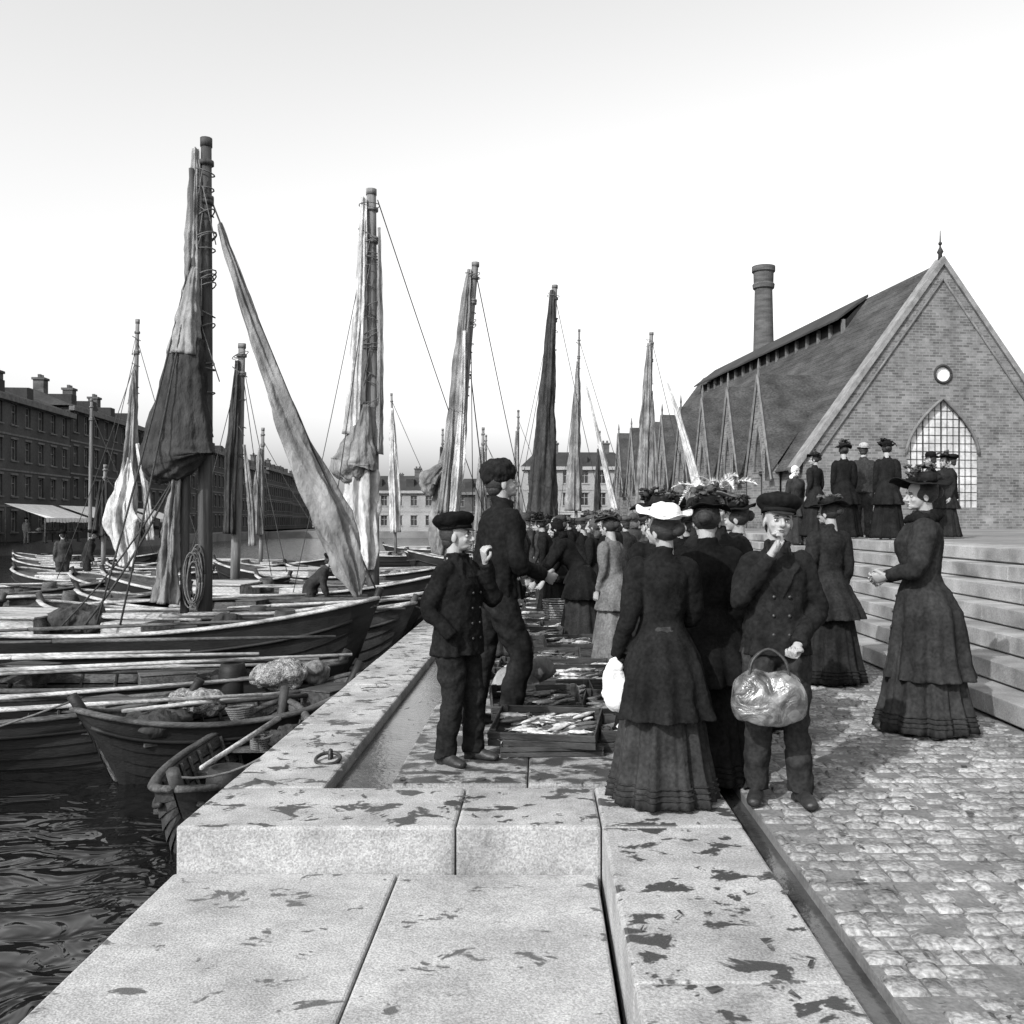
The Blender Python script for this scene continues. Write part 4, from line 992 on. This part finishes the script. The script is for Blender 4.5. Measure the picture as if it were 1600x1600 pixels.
crate(.02,7.05,.0,2,fish=0); crate(-.04,7.05,.125,5,fish=60,fm=fishd,w=.66,tilt=12)
crate(.50,7.35,.03,-8,fish=36,w=.36,h=.12,tilt=10)
crate(.12,7.80,.04,6,fish=60,tilt=10); crate(.35,8.3,.10,0,w=.6,fish=60,tilt=9); crate(.35,8.3,.0,0,w=.55,fish=0,h=.08); crate(.35,9.0,.05,4,fish=60,tilt=9)
crate(-.15,8.5,0.04,3,fish=60,tilt=9); crate(-.1,9.2,.04,-4,fish=50,tilt=8); crate(.1,9.8,.05,0,fish=50,tilt=9,fm=fishd); crate(.35,10.5,.11,6,fish=50,tilt=8); crate(.3,10.5,.0,0,fish=0); crate(-.05,11.2,.12,-5,fish=50,tilt=8); crate(-.05,11.2,0,0,fish=0)
yv=11.9
while yv<24:
    crate(U(-.15,.1),yv,.05,U(-6,6),fish=34,tilt=5) 
    if R()<.6: crate(U(-.15,.1)+.4,yv+.2,.10,U(-8,8),fish=34,tilt=5)
    yv+=U(.7,1.0)
def basket(x,y,z,r,h,hd=True):
    mb=MB(); 
    for k in range(14):
        zz=h*k/13; rr=r*(.8+.2*k/13); mb.tube([(x+rr*(1+.03*math.sin(a*12+pi*k))*math.cos(a),y+rr*(1+.03*math.sin(a*12+pi*k))*math.sin(a),z+zz) for a in [2*pi*j/48 for j in range(49)]],[.011]*49,seg=5)
    mb.rings([[Vector((x+rr*math.cos(2*pi*j/24),y+rr*math.sin(2*pi*j/24),z+zz)) for j in range(24)] for zz,rr in ((0,r*.76),(.5*h,r*.86),(h*.8,r*.93))])
    if hd: mb.tube([(x-r,y,z+h),(x-r*.7,y,z+h+r*.8),(x,y,z+h+r*1.1),(x+r*.7,y,z+h+r*.8),(x+r,y,z+h)],[.012]*5,seg=6,sub=4)
    obj(mb,'wicker_basket',wicker)
basket(.22,13.2,0,.19,.42,False)
mb=MB(); mb.ell((.62,6.15,.16),(.11,.11,.14),seg=28,rings=18); mb.ell((.60,6.1,.28),(.07,.07,.07),seg=18); obj(mb,'cloth_bundle',white_cloth,disp=.12,tex=cloudf)
mb=MB(); mb.ell((-.18,7.5,.18),(.2,.16,.2),seg=28,rings=18); mb.ell((-.05,7.55,.32),(.16,.12,.1),seg=20); obj(mb,'sack',sail_m,disp=.10)

# ---------------------------------------------------------------- people
figure('boy','m',-.52,6.0,0,-122,1.51,hatk='cap',hc=.016,c=.022,c2=.030,yaw=26,pitch=-6,roll=-3,fat=1.08,slv=1.02,
  armR=((.235,-.07,1.08),(.20,.10,.90)),curlR=None,armL=((-.215,.15,1.13),(-.055,.200,1.40)),curlL=.8,rollL=60,vox=.0085,hem=.76,
  legR=((.10,.03,.47),(.11,-.02,.085)),legL=((-.10,.06,.47),(-.12,.05,.085)))
figure('man','m',-.35,7.0,0,-62,1.93,hatk='knit',hc=.03,c=.022,c2=.028,yaw=-12,pitch=-14,lean=8,
  armR=((.24,.06,1.06),(.17,.28,.98)),armL=((-.23,.04,1.08),(-.12,.28,1.0)),vox=.0105,hem=.84,
  legR=((.13,.14,.47),(.13,.05,.085)),legL=((-.09,-.02,.47),(-.10,-.10,.085)))
figure('woman','w',.655,5.2,0,6,1.57,hatk='white',hc=.6,c=.024,c2=.060,yaw=38,pitch=-10,roll=-6,vox=.0085,hem=.50,fat=1.08,flare=.97,
  armL=((-.205,-.04,1.07),(-.255,.06,.83)),armR=((.205,.05,1.07),(.12,.20,1.00)),curlL=.9)
mb=MB(); mb.ell((0,0,0),(.060,.05,.12),seg=28,rings=20); mb.ell((.012,0,-.09),(.068,.055,.06),seg=20,rings=14); mb.ell((0,0,.10),(.045,.04,.06),seg=20,rings=14); o=obj(mb,'wrapped_parcel',white_cloth,disp=.07); o.location=(.40,5.16,.62)
figure('woman','w',.98,5.66,0,-8,1.62,hatk='flower',hc=.02,c=.016,c2=.026,yaw=-10,vox=.012,fat=1.12)
figure('woman','w',.78,6.35,0,12,1.64,hatk='wide',hc=.03,c=.020,vox=.013,yaw=20)
figure('woman','w',1.13,6.15,0,160,1.70,hatk='plume',hc=.3,c=.03,vox=.013,yaw=10,roll=8)
figure('woman','w',1.42,7.0,0,80,1.64,hatk='flower',hc=.02,c=.022,vox=.014)
figure('woman','w',1.0,7.2,0,30,1.66,hatk='flower',hc=.02,c=.022,vox=.014)
figure('boy','m',1.27,5.17,0,174,1.62,hatk='cap',hc=.024,c=.030,c2=.058,yaw=8,pitch=-6,roll=-6,fat=1.0,shw=.93,slv=1.0,
  armR=((.215,.11,1.13),(.055,.190,1.395)),curlR=.8,rollR=-70,armL=((-.225,.02,1.08),(-.085,.22,.91)),curlL=1.5,rollL=60,vox=.0085,hem=.83,
  legR=((.10,.04,.47),(.11,-.02,.085)),legL=((-.10,.03,.47),(-.13,.02,.085)))
bag=empty('woven_bag',(1.17,4.93,.61),math.radians(-6))
def sup(a,rx,ry,e=.5):
    c_=math.cos(a);s_=math.sin(a); return (math.copysign(abs(c_)**e,c_)*rx,math.copysign(abs(s_)**e,s_)*ry)
mb=MB(); rs=[]
for (z,rx,ry) in ((-.14,.12,.06),(-.135,.165,.08),(-.10,.190,.092),(-.02,.198,.095),(.05,.178,.075),(.09,.145,.05),(.115,.10,.028),(.12,.07,.012)):
    rs.append([Vector((*sup(2*pi*j/64,rx,ry,.7),z+.012*math.cos(2*pi*j/64*2)+.006*math.sin(2*pi*j/64*5))) for j in range(64)])
mb.rings(rs)
def weavem():
    m,n,b=nt('woven_strips'); L=n.links.new
    tc=N(n,'ShaderNodeTexCoord'); mp=N(n,'ShaderNodeMapping'); mp.inputs['Rotation'].default_value=(0,math.radians(42),0); L(tc.outputs['Object'],mp.inputs[0])
    ck=N(n,'ShaderNodeTexChecker'); ck.inputs['Scale'].default_value=17; ck.inputs['Color1'].default_value=g(.105); ck.inputs['Color2'].default_value=g(.075); L(mp.outputs[0],ck.inputs[0])
    no=N(n,'ShaderNodeTexNoise'); no.inputs['Scale'].default_value=9; no.inputs['Detail'].default_value=5; no.inputs['Distortion'].default_value=1; L(tc.outputs['Object'],no.inputs[0])
    r=N(n,'ShaderNodeMapRange'); r.inputs[1].default_value=.35; r.inputs[2].default_value=.65; r.inputs[3].default_value=.35; r.inputs[4].default_value=1.7; L(no.outputs[0],r.inputs[0])
    sc_=N(n,'ShaderNodeVectorMath',operation='SCALE'); L(ck.outputs[0],sc_.inputs[0]); L(r.outputs[0],sc_.inputs['Scale'])
    L(sc_.outputs[0],b.inputs['Base Color']); b.inputs['Roughness'].default_value=.25; b.inputs['Specular IOR Level'].default_value=.6
    ad=N(n,'ShaderNodeMath',operation='MULTIPLY_ADD'); L(ck.outputs[1],ad.inputs[0]); ad.inputs[1].default_value=.35; L(no.outputs[0],ad.inputs[2])
    bp=N(n,'ShaderNodeBump'); bp.inputs['Distance'].default_value=.03; bp.inputs['Strength'].default_value=.9; L(ad.outputs[0],bp.inputs['Height']); L(bp.outputs[0],b.inputs['Normal'])
    return m
obj(mb,'bag_body',weavem(),bag,subd=2,disp=.03)
mb=MB()
for q in (.03,-.03): mb.tube([(-.10,q,.09),(-.08,q*.6,.18),(0,0,.235),(.08,q*.6,.18),(.10,q,.09)],[(.008,.005)]*5,seg=8,sub=5)
obj(mb,'bag_handles',leather,bag)
figure('woman','w',2.70,9.0,0,14,1.70,hatk='wide',hc=.03,c=.038,c2=.034,yaw=30,vox=.012,fat=1.05,armL=((-.22,-.02,1.08),(-.2,.12,.87)))
figure('woman','w',2.74,6.9,0,74,1.82,hatk='wide',hc=.03,c=.050,c2=.060,yaw=14,vox=.011,hem=.36,fat=1.16,flare=.93,armR=((.22,.06,1.09),(.12,.22,1.02)),armL=((-.22,.06,1.09),(-.12,.22,1.04)),collar=.02)
figure('woman','w',.60,14.0,0,62,1.68,hatk='scarf',hc=.02,c=.022,c2=.05,lean=48,vox=.014,armR=((.22,.42,1.0),(.15,.60,.80)),armL=((-.2,.42,1.0),(-.15,.62,.80)),fat=1.1)
figure('woman','w',.48,11.6,0,75,1.62,hatk='scarf',hc=.02,c=.020,c2=.05,lean=32,vox=.015,armR=((.22,.36,1.02),(.15,.52,.80)),armL=((-.2,.36,1.02),(-.15,.55,.80)),fat=1.1)
figure('woman','w',.95,12.6,0,70,1.62,hatk='flower',hc=.02,c=.018,vox=.016,lean=10)
figure('woman','w',.80,10.4,0,50,1.55,hatk='flower',hc=.08,c=.22,vox=.016,lean=8)
figure('woman','w',1.0,8.4,0,40,1.60,hatk='flower',hc=.2,c=.04,vox=.016)
figure('woman','w',1.2,9.3,0,75,1.62,hatk='wide',hc=.03,c=.02,vox=.016)
figure('woman','w',1.5,8.1,0,20,1.60,hatk='flower',hc=.03,c=.02,vox=.016)
crowd=[(-.42,12.6,-80),(-.5,15.4,-70),(-.35,17.6,-90),(-.5,20.2,-60),(-.2,23,-80),(.75,16.6,80),(1.05,18.0,70),(.7,19.2,100),(1.15,20.8,60),(.65,22.0,85),(1.4,15.6,30),(1.7,17.6,10),(1.9,20,-20),(.2,25,0),(.9,25.6,20),(1.8,13.6,160),(2.2,16.4,200),(1.3,11.3,60),(2.4,19,100),(-.6,26,-70),(2.0,23,0),(1.6,26.5,0),(.4,28.3,0),(-.3,29.5,0),(1.1,30,0),
 (-.55,9.6,-85),(-.5,10.8,-75),(1.55,10.0,80),(1.7,11.8,60),(1.15,14.3,70),(.9,15.2,95),(1.5,13.0,20),(2.0,14.9,-30),(2.5,14.0,60),(2.7,17.2,90),(-.2,19,-90),
 (.15,17.0,70),(.35,15.6,110),(.1,20.8,40),(.4,23.6,90),(-.45,13.9,-95),(.2,14.9,80),(-.1,26.5,10),(.6,20.4,70),(.75,13.4,60),(1.9,10.8,100),(-.55,17.0,-60),(-.6,22,-90)]
for i,(x,y,a) in enumerate(crowd):
    k='w' if i%5 in (1,3,4) and i not in (1,) else 'm'
    hh=random.choice(['scarf','flower','wide','scarf']) if k=='w' else random.choice(['cap','bowler','cap','knit'])
    figure('woman' if k=='w' else 'man',k,x,y,0,a,U(1.52,1.68),lean=U(0,28) if x<1.2 else U(0,8),hatk=hh,hc=U(.02,.2),c=U(.015,.10),yaw=U(-25,25),vox=.02)
figure('woman','w',5.15,19.4,1.03,200,1.60,hatk='scarf',hc=.8,c=.06,vox=.018)
figure('woman','w',5.42,19.0,1.2,35,1.64,hatk='flower',hc=.03,c=.03,vox=.018,yaw=30)
figure('woman','w',5.50,17.4,1.2,-6,1.70,hatk='flower',hc=.03,c=.02,vox=.016,lean=6)
figure('man','m',6.1,18.2,1.2,-30,1.78,hatk='bowler',hc=.7,c=.06,vox=.018,lean=10)
figure('woman','w',5.85,16.2,1.2,-12,1.64,hatk='flower',hc=.02,c=.024,vox=.016,lean=8)
figure('man','m',6.9,17.0,1.2,60,1.50,hatk='bowler',c=.05,vox=.018); figure('woman','w',7.4,17.6,1.2,120,1.5,hatk='wide',c=.04,vox=.018)
figure('man','m',7.9,18.5,1.2,60,1.55,hatk='cap',c=.03,vox=.018)
figure('woman','w',8.3,20.5,1.2,-40,1.6,hatk='flower',c=.05,vox=.02); figure('man','m',7.3,21.5,1.2,30,1.66,hatk='bowler',c=.04,vox=.02,lean=8)
figure('man','m',-12.4,26.2,-.35,-60,1.62,hatk='cap',c=.05,vox=.02,lean=15); figure('man','m',-12.9,25.9,-.35,40,1.6,hatk='bowler',c=.1,vox=.02)
figure('man','m',-4.3,17.9,-.6,-80,1.6,hatk='cap',c=.06,vox=.02,lean=40)
for i in range(9): figure('man','m',-34.3-.1*i*1.0,64+i*2.6,0,U(0,360),U(1.6,1.75),hatk='cap',c=U(.02,.5),vox=.035,face=False,hands=False)

# ---------------------------------------------------------------- light, sky, camera
w=bpy.data.worlds.new('World'); sc.world=w; w.use_nodes=True; n=w.node_tree
bg=n.nodes['Background']; sk=n.nodes.new('ShaderNodeTexSky'); sk.sky_type='NISHITA'; sk.sun_disc=False
el=math.radians(36); az=math.atan2(-.6,-.8); sk.sun_elevation=el; sk.sun_rotation=az%(2*pi); sk.dust_density=3.5; sk.air_density=1.0
# blue-sensitive glass plate: the sky registers through its blue light, with extra gain
spc=n.nodes.new('ShaderNodeSeparateColor'); n.links.new(sk.outputs[0],spc.inputs[0])
gn=n.nodes.new('ShaderNodeMath'); gn.operation='MULTIPLY'; gn.inputs[1].default_value=1.9; n.links.new(spc.outputs[2],gn.inputs[0])
n.links.new(gn.outputs[0],bg.inputs[0]); bg.inputs[1].default_value=.15
sd=bpy.data.lights.new('sun','SUN'); sd.energy=5; sd.angle=math.radians(.5); sd.color=(1,1,1)
so=bpy.data.objects.new('sun',sd); COL.objects.link(so); so.location=(-20,-30,40)
dv=Vector((.6*math.cos(el),.8*math.cos(el),-math.sin(el))); so.rotation_euler=dv.to_track_quat('-Z','Y').to_euler()
cd=bpy.data.cameras.new('camera'); co=bpy.data.objects.new('camera',cd); COL.objects.link(co); co.location=(0,0,1.5); co.rotation_euler=(pi/2,0,0)
cd.sensor_width=36; cd.lens=33.75; cd.shift_x=-45/1600; cd.shift_y=15/1600; cd.clip_end=5000; cd.clip_start=.05
sc.camera=co
sc.view_settings.view_transform='Standard'; sc.view_settings.look='None'; sc.view_settings.exposure=0
